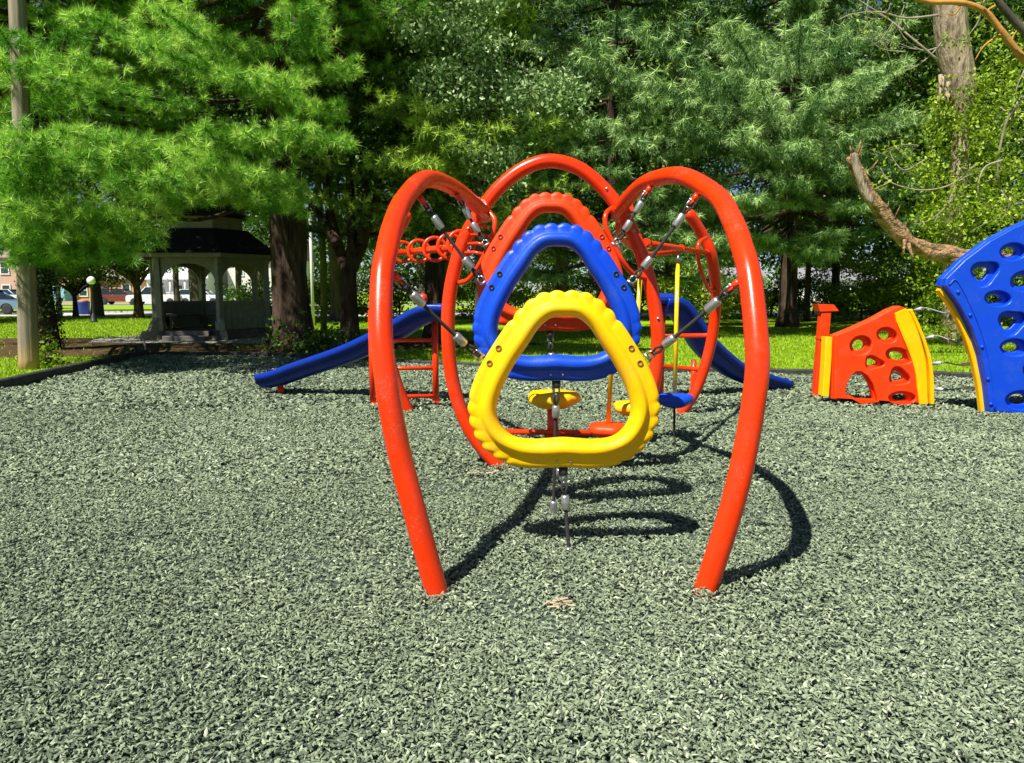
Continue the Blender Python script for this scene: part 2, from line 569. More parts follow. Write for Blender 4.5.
M['hole_y'] = mat('shadowed_yellow_recess', (.30, .14, .005), .6)
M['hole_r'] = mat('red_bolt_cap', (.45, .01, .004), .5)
rings = [
    ('yellow', 'yelpl', 4.08, 564, 380, [(390, 268), (484, 347)], [(739, 276), (642, 346)], (571, 557), 'yellow rounded triangular climbing ring with toothed edge, lowest and nearest of the three'),
    ('blue', 'blupl', 4.70, 557, 303, [(415, 190), (491, 275)], [(704, 186), (621, 274)], (553, 517), 'blue rounded triangular climbing ring with toothed edge, between the yellow and orange ones'),
    ('orange', 'redpl', 5.42, 550.5, 262.5, [(450, 187), (499, 236)], [(658, 184), (609, 234)], (561, 488), 'orange rounded triangular climbing ring with toothed edge, highest and farthest of the three'),
]
for nm, mk, D, cx, cy, lft, rgt, gnd, lab in rings:
    c = U(cx, cy, D)
    root = thing('climbing_ring', c, lab, 'climbing ring', 'climbing rings hung inside the frame')
    v_, f_ = ring_mesh(c)
    ro = MB().add(v_, f_, True).build('ring_body', M[mk], root)
    fix_normals(ro)
    # bolt recesses: two on each shoulder, two on the bottom bar
    for sx in (-1, 1):
        for (bx, by) in ((66 * sx, 347), (75 * sx, 362)):
            p = c + Vector((bx * PXM, -.0455, (380 - by) * PXM))
            MB().lathe(p, [(.017, -.002), (.017, .004), (.012, .0045), (.011, .001)], 14, ax=(0, -1, 0)).build('bolt_hole', {'yellow': M['hole_y'], 'blue': M['hole'], 'orange': M['hole_r']}[nm], ro)
        p = c + Vector((7 * sx * PXM, -.0445, (380 - 462) * PXM))
        MB().lathe(p, [(.008, -.002), (.008, .005), (.004, .008)], 10, ax=(0, -1, 0)).build('bolt', M['steel'], ro)
    for S, (a, e), sg in ((SL, lft, -1), (SR, rgt, 1)):
        q = near(S, *a, lo=30)
        end = c + Vector((sg * 84 * PXM, 0, (380 - 357) * PXM))
        off = (end - q).normalized()
        q2 = q + off * .10
        # red lug welded on the tube
        m4 = MB(); m4.tube([q + off * .06, q + off * .085, q + off * .115], [.020, .020, .016], 12)
        m4.torus(q + off * .118, off.cross(Vector((0, 1, 0))), .016, .007, 14, 6)
        m4.build('lug', M['red'], frame)
        cable(q2 + off * .01, end, root, slack=.012, f1=.15, f2=.80 if D < 5 else .70)
    top = c + Vector((0, 0, (380 - 472) * PXM))
    g = G(*gnd)
    m5 = MB(); m5.lathe(top + Vector((0, 0, .0)), [(.02, -.035), (.026, -.03), (.026, .01)], 14)
    m5.build('swivel', M['blackpl'], root)
    sw = Vector((0, 0, .035))
    L = (top - g).length
    cable(g - Vector((0, 0, .12)), top - sw * .6, root, slack=0, f1=.15, f2=(L + .12 - .13) / (L + .12), name='ground_cable')

# ------------------------------------------------------------------ stepper pods and stool
def pod_mesh(c, r, h):
    mb = MB()
    prof = [(.02, -h * .55), (r * .55, -h * .5), (r * .92, -h * .2), (r, 0), (r * .97, h * .25), (r * .85, h * .42), (r * .3, h * .5), (.02, h * .5)]
    seg = 36; vs_ = []
    for (rr, z) in prof:
        for k in range(seg):
            a = 2 * PI * k / seg
            q = rr * (1 + .07 * math.cos(5 * a) * min(1, rr / r))
            vs_.append(Vector(c) + Vector((q * math.cos(a), q * math.sin(a), z)))
    fs = []
    for i in range(len(prof) - 1):
        for k in range(seg):
            k2 = (k + 1) % seg
            fs.append((i * seg + k, i * seg + k2, (i + 1) * seg + k2, (i + 1) * seg + k))
    fs.append(tuple(range(seg - 1, -1, -1))); fs.append(tuple((len(prof) - 1) * seg + k for k in range(seg)))
    return mb.add(vs_, fs, True)


def pod(px, py, D, mk, top_px, top_py, topD, lab, ground=True, pole='yelmetal'):
    c = U(px, py, D)
    root = thing('stepper_pod', Vector((c.x, c.y, 0)), lab, 'stepper', 'stepper pods behind the climbing rings')
    pod_mesh(c, .18, .13).build('foot_pad', M[mk], root)
    t = U(top_px, top_py, topD)
    MB().tube([c + Vector((0, 0, .04)), t - Vector((0, 0, .09))], .021, 12).build('pole', M[pole], root)
    m = MB(); m.tube([t - Vector((0, 0, .10)), t - Vector((0, 0, .03))], .03, 12); m.tube([t - Vector((0, 0, .04)), t], .012, 8)
    m.build('hanger', M['steel'], root)
    if ground:
        MB().tube([c - Vector((0, 0, .05)), Vector((c.x + .01, c.y, -.05))], .012, 8).build('ground_cable', M['rope'], root)
    return root


pod(674.5, 400, 7.2, 'blupl', 678, 252, 7.3, 'blue stepper pad on a thin yellow pole right of the hoop')
pod(632, 408, 7.0, 'yelpl', 641, 258, 7.0, 'yellow stepper pad on a yellow pole behind the right side of the yellow ring')
pod(608, 430, 6.7, 'redpl', 618, 240, 6.6, 'orange stepper pad near the ground on a yellow pole, seen through the yellow ring')
MB().tube([U(618, 212, 6.15), U(618, 236, 6.6), U(641, 255, 7.0), U(678, 252, 7.3)], .024, 10).build('crossbar', M['red'], frame)
c = U(553, 399, 7.1)
st = thing('balance_stool', Vector((c.x, c.y, 0)), 'yellow round stool on a red post, seen through the yellow ring', 'stool')
pod_mesh(c, .255, .16).build('seat', M['yelpl'], st)
MB().tube([Vector((c.x, c.y, -.1)), c], .055, 16).build('post', M['red'], st)
zb = U(553, 432, 7.1).z
MB().tube([U(500, 431.5, 7.1), U(604, 433, 7.0)], .027, 12).build('bar', M['red'], st)

# ------------------------------------------------------------------ slides
def slide(path, wdt, lab, mk, foot_px, hood=False):
    """path: points of the slide's bed axis from top to bottom"""
    P = spline(path, 8)
    base = Vector((P[-1].x, P[-1].y, 0))
    root = thing('playground_slide', base, lab, 'slide')
    vs_, fs = [], []
    prof = []
    # U-shaped trough with thick rolled rims
    n = 10
    for k in range(n + 1):
        a = PI * k / n
        prof.append((-math.cos(a) * wdt * .42, -math.sin(a) ** .8 * .15 + .02))
    outp = [(wdt * .44, .06), (wdt * .50, .065), (wdt * .54, .04), (wdt * .52, -.08)]
    under = []
    for k in range(n, -1, -1):
        a = PI * k / n
        under.append((-math.cos(a) * wdt * .47, -math.sin(a) ** .8 * .13 - .04))
    left = [(-wdt * .52, -.08), (-wdt * .54, .04), (-wdt * .50, .065), (-wdt * .44, .06)]
    full = prof + outp + under + left
    K = len(full)
    for i, p in enumerate(P):
        a = P[max(0, i - 1)]; b = P[min(len(P) - 1, i + 1)]
        t = (b - a).normalized()
        sd_ = t.cross(Vector((0, 0, 1))).normalized(); up = sd_.cross(t).normalized()
        for (x, z) in full:
            vs_.append(p + sd_ * x + up * z)
    for i in range(len(P) - 1):
        for k in range(K):
            k2 = (k + 1) % K
            fs.append((i * K + k, i * K + k2, (i + 1) * K + k2, (i + 1) * K + k))
    fs.append(tuple(range(K - 1, -1, -1))); fs.append(tuple((len(P) - 1) * K + k for k in range(K)))
    o = MB().add(vs_, fs, True).build('chute', M[mk], root); fix_normals(o)
    f = G(*foot_px)
    f.y = P[-9].y; f.x = P[-9].x
    MB().tube([f - Vector((0, 0, .1)), Vector((f.x, f.y, P[-9].z - .14))], .045, 12).build('support_leg', M['red'], root)
    if hood:
        q = P[0]
        MB().box(q + Vector((-.0, .03, .06)), (.34, wdt * 1.05, .14), bev=.05).build('entry_lip', M[mk], root)
    return root


slide([U(447, 309, 9.55), U(425, 311, 9.6), U(392, 330, 9.8), U(352, 349, 10.1), (U(300, 367, 10.5)), U(280, 374, 10.65), U(265, 377, 10.75)], .42,
      'blue slide running down to the left with its foot on a short red leg', 'blushade', (281, 389))
slide([U(662, 303, 10.0), U(676, 304, 10.05), U(690, 322, 10.15), U(706, 345, 10.3), U(730, 365, 10.6), U(757, 376, 10.8), U(782, 384, 11.0)], .42,
      'blue slide running down to the right behind the right leg of the red frame', 'blushade', (770, 388), hood=True)
# small red knob on top of the left slide entry
kk = U(423, 297, 9.6)
mb = MB(); mb.lathe(kk - Vector((0, 0, .07)), [(.03, 0), (.055, .02), (.06, .06), (.045, .10), (.01, .115)], 16)
mb.tube([kk - Vector((0, 0, .2)), kk], .022, 10); mb.build('top_cap', M['red'], frame)

# ------------------------------------------------------------------ climbing walls
def curve_mesh(polys, depth, bev):
    cu = bpy.data.curves.new('tmp', 'CURVE'); cu.dimensions = '2D'; cu.fill_mode = 'BOTH'
    cu.extrude = depth / 2 - bev; cu.bevel_depth = bev; cu.bevel_resolution = 2
    for pl in polys:
        s = cu.splines.new('POLY'); s.points.add(len(pl) - 1)
        for i, (x, y) in enumerate(pl): s.points[i].co = (x, y, 0, 1)
        s.use_cyclic_u = True
    ob = bpy.data.objects.new('tmp', cu); COL.objects.link(ob)
    dg = bpy.context.evaluated_depsgraph_get()
    me = bpy.data.meshes.new_from_object(ob.evaluated_get(dg))
    bpy.data.objects.remove(ob); bpy.data.curves.remove(cu)
    V_ = [v.co.copy() for v in me.vertices]; F_ = [tuple(p.vertices) for p in me.polygons]
    bpy.data.meshes.remove(me)
    return V_, F_


def rounded(pts, n=6):
    P = spline([Vector((x, y, 0)) for x, y in pts], n, True)
    return [(p.x, p.y) for p in P]


def scale_poly(pl, s):
    cx = sum(p[0] for p in pl) / len(pl); cy = sum(p[1] for p in pl) / len(pl)
    return [(cx + (x - cx) * s, cy + (y - cy) * s) for x, y in pl]


def oval(cx, cy, rx, ry, rot=0, n=26, tri=0.0):
    out = []
    for k in range(n):
        a = 2 * PI * k / n
        q = 1 + tri * math.cos(3 * a)
        x, y = rx * q * math.cos(a), ry * q * math.sin(a)
        out.append((cx + x * math.cos(rot) - y * math.sin(rot), cy + x * math.sin(rot) + y * math.cos(rot)))
    return out


def wall_panel(root, D, outline_px, holes_px, mk, yaw=0.0, pivot_px=900, thick=.09, arch=None):
    """outline and holes are given where they are seen; the panel stands upright at depth D, turned by yaw"""
    pv = U(pivot_px, 350, D); pv.z = 0
    ca, sa = math.cos(yaw), math.sin(yaw)

    def loc(px, py):
        # intersect view ray with the panel's plane -> (s along the panel, z)
        r = U(px, py, 1.0) - Vector((0, 0, H))
        n = Vector((-sa, ca, 0))
        t = (pv - Vector((0, 0, H))).dot(n) / r.dot(n)
        p = Vector((0, 0, H)) + r * t
        d = p - pv
        return (d.x * ca + d.y * sa, p.z)
    out = [loc(*p) for p in outline_px]
    hs = [[loc(*q) for q in h] for h in holes_px]
    hb = [scale_poly(h, .90) if len(h) > 12 else h for h in hs]
    Vb, Fb = curve_mesh([out] + hb, thick * .62, .008)
    # front skin with wider openings makes the recessed lip
    sk = [scale_poly(h, 1.62) for h in hs]
    Vf, Ff = curve_mesh([scale_poly(out, .985)] + [s_ if len(s_) > 12 else scale_poly(s_, 1.14 / 1.62) for s_ in sk], thick * .75, .014)

    def tow(v, off):
        return pv + Vector((ca, sa, 0)) * v.x + Vector((0, 0, 1)) * v.y + Vector((sa, -ca, 0)) * (v.z + off)
    mb = MB()
    mb.add([tow(v, -.012) for v in Vb], Fb, False)
    mb.add([tow(v, thick * .56) for v in Vf], Ff, False)
    mb.add([tow(v, -.02 - thick * .56) for v in Vf], Ff, False)
    o = mb.build('panel', M[mk], root)
    return o, loc, tow


def px_oval(cx, cy, rx, ry, rot=0, tri=0):
    return oval(cx, cy, rx, -ry, rot, tri=tri)


# red low wall
D = G(870, 400).y
rw = thing('climbing_wall', G(872, 402), 'low orange climbing wall with oval holes and an arched opening at its foot', 'climbing wall', 'plastic climbing walls')
outl = [(832, 398)] + [(833, 336), (850, 329), (872, 319), (888, 310), (897, 306.5), (901, 308), (904, 312), (912, 330), (919, 350), (923, 375), (924, 403)]
archh = [(844, 393), (845, 384), (849, 376), (854, 372), (859, 372), (865, 376), (870, 384), (873, 394), (874, 399), (859, 401)]
holes = [px_oval(858, 345, 7.5, 6.5, -.3), px_oval(884, 335, 7, 5.5, .2), px_oval(896, 355.5, 9, 5.5, .25), px_oval(871, 362, 6.5, 4.5, .1, .14),
         px_oval(896, 376, 7, 6, .3, .12), px_oval(899, 397, 9, 4.5)]
o, loc, tow = wall_panel(rw, 9.55, outl, holes + [archh], 'redpl', yaw=0.0, pivot_px=870)
# yellow strips
def strip(root, path, wpx, D, thick, off=0.0, nm='edge_strip'):
    P = [Vector(p) for p in path]
    L, R = [], []
    for i, p in enumerate(P):
        a = P[max(0, i - 1)]; b = P[min(len(P) - 1, i + 1)]
        t = (b - a); t = Vector((t.x, t.y, 0)).normalized(); n = Vector((-t.y, t.x, 0))
        ww = wpx if not isinstance(wpx, list) else wpx[i]
        L.append(p + n * ww / 2); R.append(p - n * ww / 2)
    mb = MB(); vs_ = []
    for l, r in zip(L, R):
        a = U(l.x, l.y, D + off - thick / 2); b = U(r.x, r.y, D + off - thick / 2)
        c = (b - a) * .12
        vs_ += [a + Vector((0, .012, 0)), a + c, b - c, b + Vector((0, .012, 0)), b + Vector((0, thick, 0)), a + Vector((0, thick, 0))]
    n = len(L); fs = []
    for i in range(n - 1):
        for k in range(6):
            k2 = (k + 1) % 6; fs.append((i * 6 + k, i * 6 + k2, i * 6 + 6 + k2, i * 6 + 6 + k))
    fs += [(5, 4, 3, 2, 1, 0), tuple(range((n - 1) * 6, n * 6))]
    o = mb.add(vs_, fs).build(nm, M['yelpl'], root); fix_normals(o); return o


sw_ = [12, 13, 14, 15, 16, 16, 16, 16, 16, 15.5, 15, 14.5, 14, 13.5, 13, 12, 11, 10.5, 10, 9, 8.5]
strip(rw, spline([(901, 311, 0), (906, 322, 0), (915, 345, 0), (921.5, 369, 0), (924.5, 404, 0)], 5), sw_, 9.48, .10, off=0)
strip(rw, spline([(911, 310, 0), (917, 322, 0), (926, 345, 0), (931.5, 369, 0), (933, 404, 0)], 5), 3.6, 9.48, .10, off=0)
strip(rw, [(829.5, 337, 0), (828.5, 360, 0), (826, 396, 0)], 7, 9.6, .14)
# red post beside it
pr = thing('play_post', G(818, 398), 'square orange post with a slanted cap, at the left end of the low orange wall', 'post')
b = G(818, 398)
mb = MB(); ztop = U(822, 308, b.y).z
mb.box(b + Vector((0.01, 0, ztop / 2 - .1)), (.135, .135, ztop + .1), Matrix.Rotation(.03, 3, 'Y'), bev=.012)
mb.build('post', M['redpl'], pr)
mb = MB()
mb.box(b + Vector((.03, 0, U(820, 338, b.y).z)), (.165, .165, .05), bev=.01)
mb.build('collar', M['redpl'], pr)
mb = MB()
a0, a1, a2, a3 = U(818, 304, b.y - .08), U(834, 304.5, b.y - .08), U(839, 311, b.y - .08), U(820, 311.5, b.y - .08)
mb.prism([a0, a1, a2, a3], (0, .20, 0))
mb.build('cap', M['redpl'], pr)

# blue tall wall
bw = thing('climbing_wall', G(1030, 414), 'tall curved blue climbing wall with oval holes and a thin yellow edge strip', 'climbing wall', 'plastic climbing walls')
outl = [(986, 411), (983, 385), (977, 355), (968, 328), (955, 304), (941, 285), (942, 279), (960, 261), (985, 242), (1010, 228), (1035, 217), (1062, 211),
        (1085, 210), (1092, 216), (1096, 240), (1099, 290), (1100, 350), (1100, 416), (1040, 414)]
holes = [px_oval(1008, 252, 9, 6, -.1), px_oval(980, 273, 9.5, 8, -.5, .13), px_oval(1020, 281, 10, 7, -.15), px_oval(993, 298.5, 9, 5.5, .05),
         px_oval(1007, 322, 9.5, 8, -.4, .13), px_oval(1010, 347, 10, 6, 0), px_oval(1031, 372, 9, 8, -.4, .13), px_oval(1017, 399, 11, 6.5, 0),
         px_oval(1040, 240, 9, 7, -.5, .1), px_oval(1052, 268, 9, 6, 0), px_oval(1046, 302, 9, 7, .2, .12), px_oval(1042, 333, 9, 6, 0),
         px_oval(1072, 250, 8, 7, 0), px_oval(1076, 290, 8, 6, 0, .1), px_oval(1070, 330, 9, 7, 0), px_oval(1062, 380, 9, 7, 0)]
o, loc, tow = wall_panel(bw, 8.85, outl, holes, 'blupl', yaw=0.0, pivot_px=990, thick=.10)
strip(bw, spline([(940.5, 289, 0), (954, 308, 0), (966, 333, 0), (975, 360, 0), (981, 388, 0), (984, 411, 0)], 5), 5, 8.90, .07)
# raised seam and bolts following the yellow edge
seam = spline([U(x, y, 8.755) for x, y in [(949, 285), (956, 280), (966, 296), (979, 325), (988, 355), (993, 385), (995, 411)]], 5)
MB().tube(seam, .010, 8).build('seam', M['blupl'], bw)
for (px, py) in ((970, 315), (982, 347), (988, 379), (991, 404), (958, 292)):
    MB().lathe(U(px, py, 8.757), [(.022, 0), (.02, .012), (.01, .017), (.001, .018)], 12, ax=(0, -1, 0)).build('bolt_cap', M['blupl'], bw)

# four ropes hung between the two walls
ropes = [((913, 311), [(925, 308), (945, 313), (952, 311)], (957, 309), 'topmost'), ((924, 339), [(938, 336), (957, 343), (966, 341)], (970, 338), 'second'),
         ((930, 364), [(945, 362.5), (960, 365)], (977, 362.5), 'third'), ((932, 389), [(950, 389.5), (965, 388)], (983, 388.5), 'lowest')]
for (a, mids, e, nm) in ropes:
    n = len(mids) + 1
    P = [U(*a, 9.75)] + [U(m_[0], m_[1], 9.75 - .75 * (i + 1) / n) for i, m_ in enumerate(mids)] + [U(*e, 9.0)]
    S = spline(P, 8)
    rt = thing('wall_rope', P[0], nm + ' of the four grey ropes tied between the orange and the blue climbing walls', 'rope', 'ropes between the climbing walls')
    MB().tube(S, .009, 8).build('rope', M['greyrope'], rt)
    for k in (1, len(S) - 8, len(S) // 2 + 3)[:3 if nm != 'third' else 2]:
        MB().tube([S[k], S[min(k + 5, len(S) - 1)]], .021, 10).build('ferrule', M['whiteferr'], rt)
# ------------------------------------------------------------------ ground, mulch, border
def big_ground():
    m = bpy.data.materials.new('lawn_soil'); m.use_nodes = True
    t = m.node_tree; N = t.nodes; L = t.links; p = N['Principled BSDF']
    p.inputs['Roughness'].default_value = .9; p.inputs['Specular IOR Level'].default_value = .15
    geo = N.new('ShaderNodeNewGeometry')
    n1 = N.new('ShaderNodeTexNoise'); n1.inputs['Scale'].default_value = 1.3; n1.inputs['Detail'].default_value = 8; n1.inputs['Roughness'].default_value = .7
    n2 = N.new('ShaderNodeTexNoise'); n2.inputs['Scale'].default_value = 14; n2.inputs['Detail'].default_value = 5
    L.new(geo.outputs['Position'], n1.inputs['Vector']); L.new(geo.outputs['Position'], n2.inputs['Vector'])
    r = N.new('ShaderNodeValToRGB'); r.color_ramp.elements[0].position = .3; r.color_ramp.elements[0].color = (.13, .25, .008, 1)
    r.color_ramp.elements[1].position = .72; r.color_ramp.elements[1].color = (.28, .42, .012, 1)
    mxn = N.new('ShaderNodeMix'); mxn.data_type = 'FLOAT'; mxn.inputs[0].default_value = .45
    L.new(n1.outputs[0], mxn.inputs[2]); L.new(n2.outputs[0], mxn.inputs[3]); L.new(mxn.outputs[0], r.inputs[0])
    L.new(r.outputs[0], p.inputs['Base Color'])
    b = N.new('ShaderNodeBump'); b.inputs['Strength'].default_value = .8; b.inputs['Distance'].default_value = .05
    L.new(n2.outputs[0], b.inputs['Height']); L.new(b.outputs[0], p.inputs['Normal'])
    S = 900
    o = MB().add([(-S, -S, 0), (S, -S, 0), (S, S, 0), (-S, S, 0)], [(0, 1, 2, 3)]).build('ground', m)
    props(o, 'green lawn reaching back to the street', kind='structure')


big_ground()
# border line of the mulch bed, traced along the inner foot of the curb
bord_px = [(-330, 432), (-150, 412), (0, 393), (70, 376), (128, 362), (150, 357.5), (200, 357), (260, 357.5), (330, 361), (420, 367), (520, 371), (640, 373.5), (760, 375.5), (850, 377), (950, 379), (1024, 381), (1200, 390), (1400, 404)]
bord = [G(*p) for p in bord_px]
bord[0] = G(-330, 432)
mulch_poly = [Vector((p.x, p.y, .012)) for p in bord]
mulch_poly = mulch_poly + [Vector((13, 2, .012)), Vector((11, -9, .012)), Vector((-11, -9, .012)), Vector((-11.5, 2, .012))]
m = mat('gap_shaded_mulch_bed', (.018, .026, .021), .85, spec=.2, col2=(.10, .13, .10), nscale=30, bump=1.0, bscale=34, ramp=(.38, .66), coords='Object', detail=8)  # bed coloured darker than the chips, for the shade in their gaps
o = MB().add(mulch_poly, [tuple(range(len(mulch_poly)))]).build('mulch', m)
import bmesh
bm = bmesh.new(); bm.from_mesh(o.data); bmesh.ops.triangulate(bm, faces=bm.faces); bm.to_mesh(o.data); bm.free()
for p_ in o.data.polygons:
    pass
props(o, 'grey-green shredded rubber mulch bed', kind='structure')
if o.data.polygons[0].normal.z < 0: o.data.flip_normals()

MPX = np.array([(p.x, p.y) for p in mulch_poly])


def inside(x, y, poly=MPX):
    n = len(poly); c = np.zeros(len(x), bool); j = n - 1
    for i in range(n):
        xi, yi = poly[i]; xj, yj = poly[j]
        cond = ((yi > y) != (yj > y)) & (x < (xj - xi) * (y - yi) / (yj - yi + 1e-12) + xi)
        c ^= cond; j = i
    return c


def und(x, y):
    foot = sum(.018 * np.exp(-((x - fx) ** 2 + (y - fy) ** 2) / .035) for fx, fy in ((-.37, 3.55), (.94, 3.55), (-.09, 6.15), (.79, 6.15)))
    return foot - .022 * np.exp(-((x - .3) ** 2 / .5 + (y - 4.6) ** 2 / 1.2)) + .012 * np.sin(x * 2.1 + 1.3 * np.sin(y * 1.7)) + .010 * np.sin(y * 3.3 + 2 * np.sin(x * 1.1)) + .006 * np.sin(x * 7 + y * 5)


CV, CF, CR = [], [], []
def chips(y0, y1, dens, ln, wd, th, seed, outer=False):
    rg = np.random.default_rng(seed)
    hw = .78 * y1 + (4.2 if outer else .9)
    n = int((y1 - y0) * 2 * hw * dens)
    x = rg.uniform(-hw, hw, n); y = rg.uniform(y0, y1, n)
    k = ((np.abs(x) >= .74 * y + .9) & (np.abs(x) < .74 * y + 4.2) if outer else (np.abs(x) < .74 * y + .9)) & inside(x, y)
    x = x[k]; y = y[k]; n = len(x)
    yaw = rg.uniform(0, 2 * PI, n)
    # loose patches: density and height vary
    z = .022 + und(x, y) + rg.uniform(0, .030, n)
    pitch = rg.normal(0, .45, n); roll = rg.normal(0, .7, n)
    l = ln * rg.uniform(.5, 1.35, n) ** 1.0 / 2; w_ = wd * rg.uniform(.55, 1.5, n) / 2; t_ = th * rg.uniform(.6, 1.4, n)
    cy, sy = np.cos(yaw), np.sin(yaw)
    cp, sp = np.cos(pitch), np.sin(pitch); cr, sr = np.cos(roll), np.sin(roll)
    ax = np.stack([cy * cp, sy * cp, sp], 1)
    bx0 = np.stack([-sy, cy, np.zeros(n)], 1)
    up0 = np.cross(ax, bx0)
    bx = bx0 * cr[:, None] + up0 * sr[:, None]
    up = np.cross(ax, bx)
    C = np.stack([x, y, z], 1)
    j = lambda: rg.uniform(.5, 1.2, n)[:, None]
    L_, W_, T_ = l[:, None], w_[:, None], t_[:, None]
    bend = rg.uniform(-.35, .35, n)[:, None] * L_
    v = np.stack([C - ax * L_ - bx * W_ * j() * .6 + bx * bend, C - ax * L_ * .9 + bx * W_ * j() * .6 + bx * bend,
                  C + bx * W_ * j() + up * T_ * .2, C + ax * L_ + bx * bend * .8,
                  C - bx * W_ * j() - up * 0, C + up * T_ * .8 + ax * L_ * rg.uniform(-.4, .4, n)[:, None]], 1)
    base = (sum(len(a) for a in CV)) if CV else 0
    idx = np.arange(n)[:, None, None] * 6 + base
    f = np.array([[5, 0, 1], [5, 1, 2], [5, 2, 3], [5, 3, 4], [5, 4, 0]])[None] + idx
    r = rg.beta(2.0, 2.4, n)
    # broad tone drift of the real material
    r = np.clip(r + .10 * np.sin(x * .9 + 1) * np.sin(y * .7) + rg.choice([0, 0, 0, 0, 0, .5], n) * rg.random(n) ** 6, 0, 1)
    CV.append(v.reshape(-1, 3)); CF.append(f.reshape(-1, 3)); CR.append(np.repeat(r, 6))


chips(1.2, 3.2, 7600, .029, .0105, .0085, 1)
chips(3.2, 5.5, 4800, .032, .0125, .010, 2)
chips(5.5, 9.0, 2000, .050, .018, .014, 3)
chips(9.0, 17.5, 520, .085, .032, .024, 4)
chips(.2, 6.0, 1500, .050, .021, .013, 5, True)
chips(6.0, 15.0, 500, .085, .032, .022, 6, True)
mc = leafmat('rubber_chip', (.085, .112, .070), (.270, .330, .205), transl=0.0, rough=.8, spec=.2, c3=(.44, .48, .34))
o = np_mesh('rubber_chips', np.concatenate(CV), np.concatenate(CF), mc, rnd=np.concatenate(CR))
props(o, 'loose grey-green shredded rubber chips covering the play area', 'mulch chips', kind='stuff')
CV = CF = CR = None

# stray bits on the mulch
mst = mat('pale_wood_sliver', (.55, .45, .30), .8, col2=(.38, .30, .18), nscale=30)
mb = MB()
g = G(556, 604, .04)
for i in range(14):
    a = random.uniform(0, PI); l = random.uniform(.02, .055)
    c = g + Vector((random.uniform(-.06, .09), random.uniform(-.045, .045), random.uniform(0, .012)))
    mb.box(c, (l, random.uniform(.006, .014), .004), Matrix.Rotation(a, 3, 'Z') @ Matrix.Rotation(random.uniform(-.4, .4), 3, 'X'))
props(mb.build('wood_slivers', mst, org=g), 'little heap of pale wood slivers on the mulch in front of the frame', 'wood debris')
mb = MB(); g = G(492, 471, .03)
for i in range(22):
    a = random.uniform(0, PI); l = random.uniform(.02, .06)
    c = g + Vector((random.uniform(-.22, .05), random.uniform(-.12, .06), random.uniform(0, .012)))
    mb.box(c, (l, random.uniform(.008, .018), .004), Matrix.Rotation(a, 3, 'Z') @ Matrix.Rotation(random.uniform(-.4, .4), 3, 'X'))
props(mb.build('wood_slivers', mst, org=g), 'pale wood slivers scattered at the foot of the left hoop leg', 'wood debris')

# border timbers : one board per span, each its own thing
spans = []
for i in range(len(bord) - 1):
    a, b = bord[i], bord[i + 1]
    n = max(1, round((b - a).length / 1.9))
    for k in range(n): spans.append((a.lerp(b, k / n), a.lerp(b, (k + 1) / n)))
for i, (a, b) in enumerate(spans):
    d = (b - a).normalized(); L = (b - a).length
    nrm = Vector((-d.y, d.x, 0))
    rot = Matrix.Rotation(math.atan2(d.y, d.x), 3, 'Z')
    left = a.x < -5.5 and a.y < 16.3
    hgt = (.20 if left else .13) + random.uniform(-.008, .008)
    c = (a + b) / 2 + nrm * .06 + Vector((0, 0, hgt / 2 - .02))
    px = 512 + FPX * c.x / c.y
    if px < -250 or px > 1300: continue
    mb = MB(); mb.box(c, (L - .012, .115, hgt + .02), rot, bev=.018)
    o = mb.build('border_board', M['curb'], org=(c.x, c.y, 0))
    where = 'left of the wooden pole' if px < 20 else 'between the wooden pole and the gazebo' if px < 150 else 'along the shaded back edge below the gazebo' if px < 290 else \
        'along the back edge behind the left slide' if px < 440 else 'along the back edge behind the red frame' if px < 720 else 'between the right slide and the orange wall' if px < 830 else 'behind the climbing walls'
    props(o, 'black plastic border board of the mulch bed ' + where, 'border board', 'border boards round the mulch')
st_ = G(146, 352)
mb = MB(); mb.tube([st_, st_ + Vector((-.04, 0, .34))], .025, 8)
props(mb.build('stake', mat('pale_stake', (.5, .42, .32), .8), org=st_), 'short pale stake standing at the corner of the black border', 'stake')

# brown needle litter under the pines
def blob(cx, cy, rx, ry, z, seed, n=90):
    rg = random.Random(seed); out = []
    ph = [rg.uniform(0, 6.28) for _ in range(6)]
    for k in range(n):
        a = 2 * PI * k / n
        q = 1 + sum(.09 / (i + 1) ** .5 * math.sin((i + 2) * a + ph[i]) for i in range(6))
        out.append(Vector((cx + rx * q * math.cos(a), cy + ry * q * math.sin(a), z)))
    return out


mlit = mat('needle_litter', (.040, .024, .013), .95, spec=.1, col2=(.10, .06, .03), nscale=5, bump=.8, bscale=30)
bl = blob(-9.2, 20.6, 8.2, 3.9, .004, 4)
o = MB().add(bl, [tuple(range(len(bl)))]).build('bare_soil', mlit); props(o, 'brown needle-covered soil round the gazebo', kind='structure')
if o.data.polygons[0].normal.z < 0: o.data.flip_normals()
BL = np.array([(p.x, p.y) for p in bl])
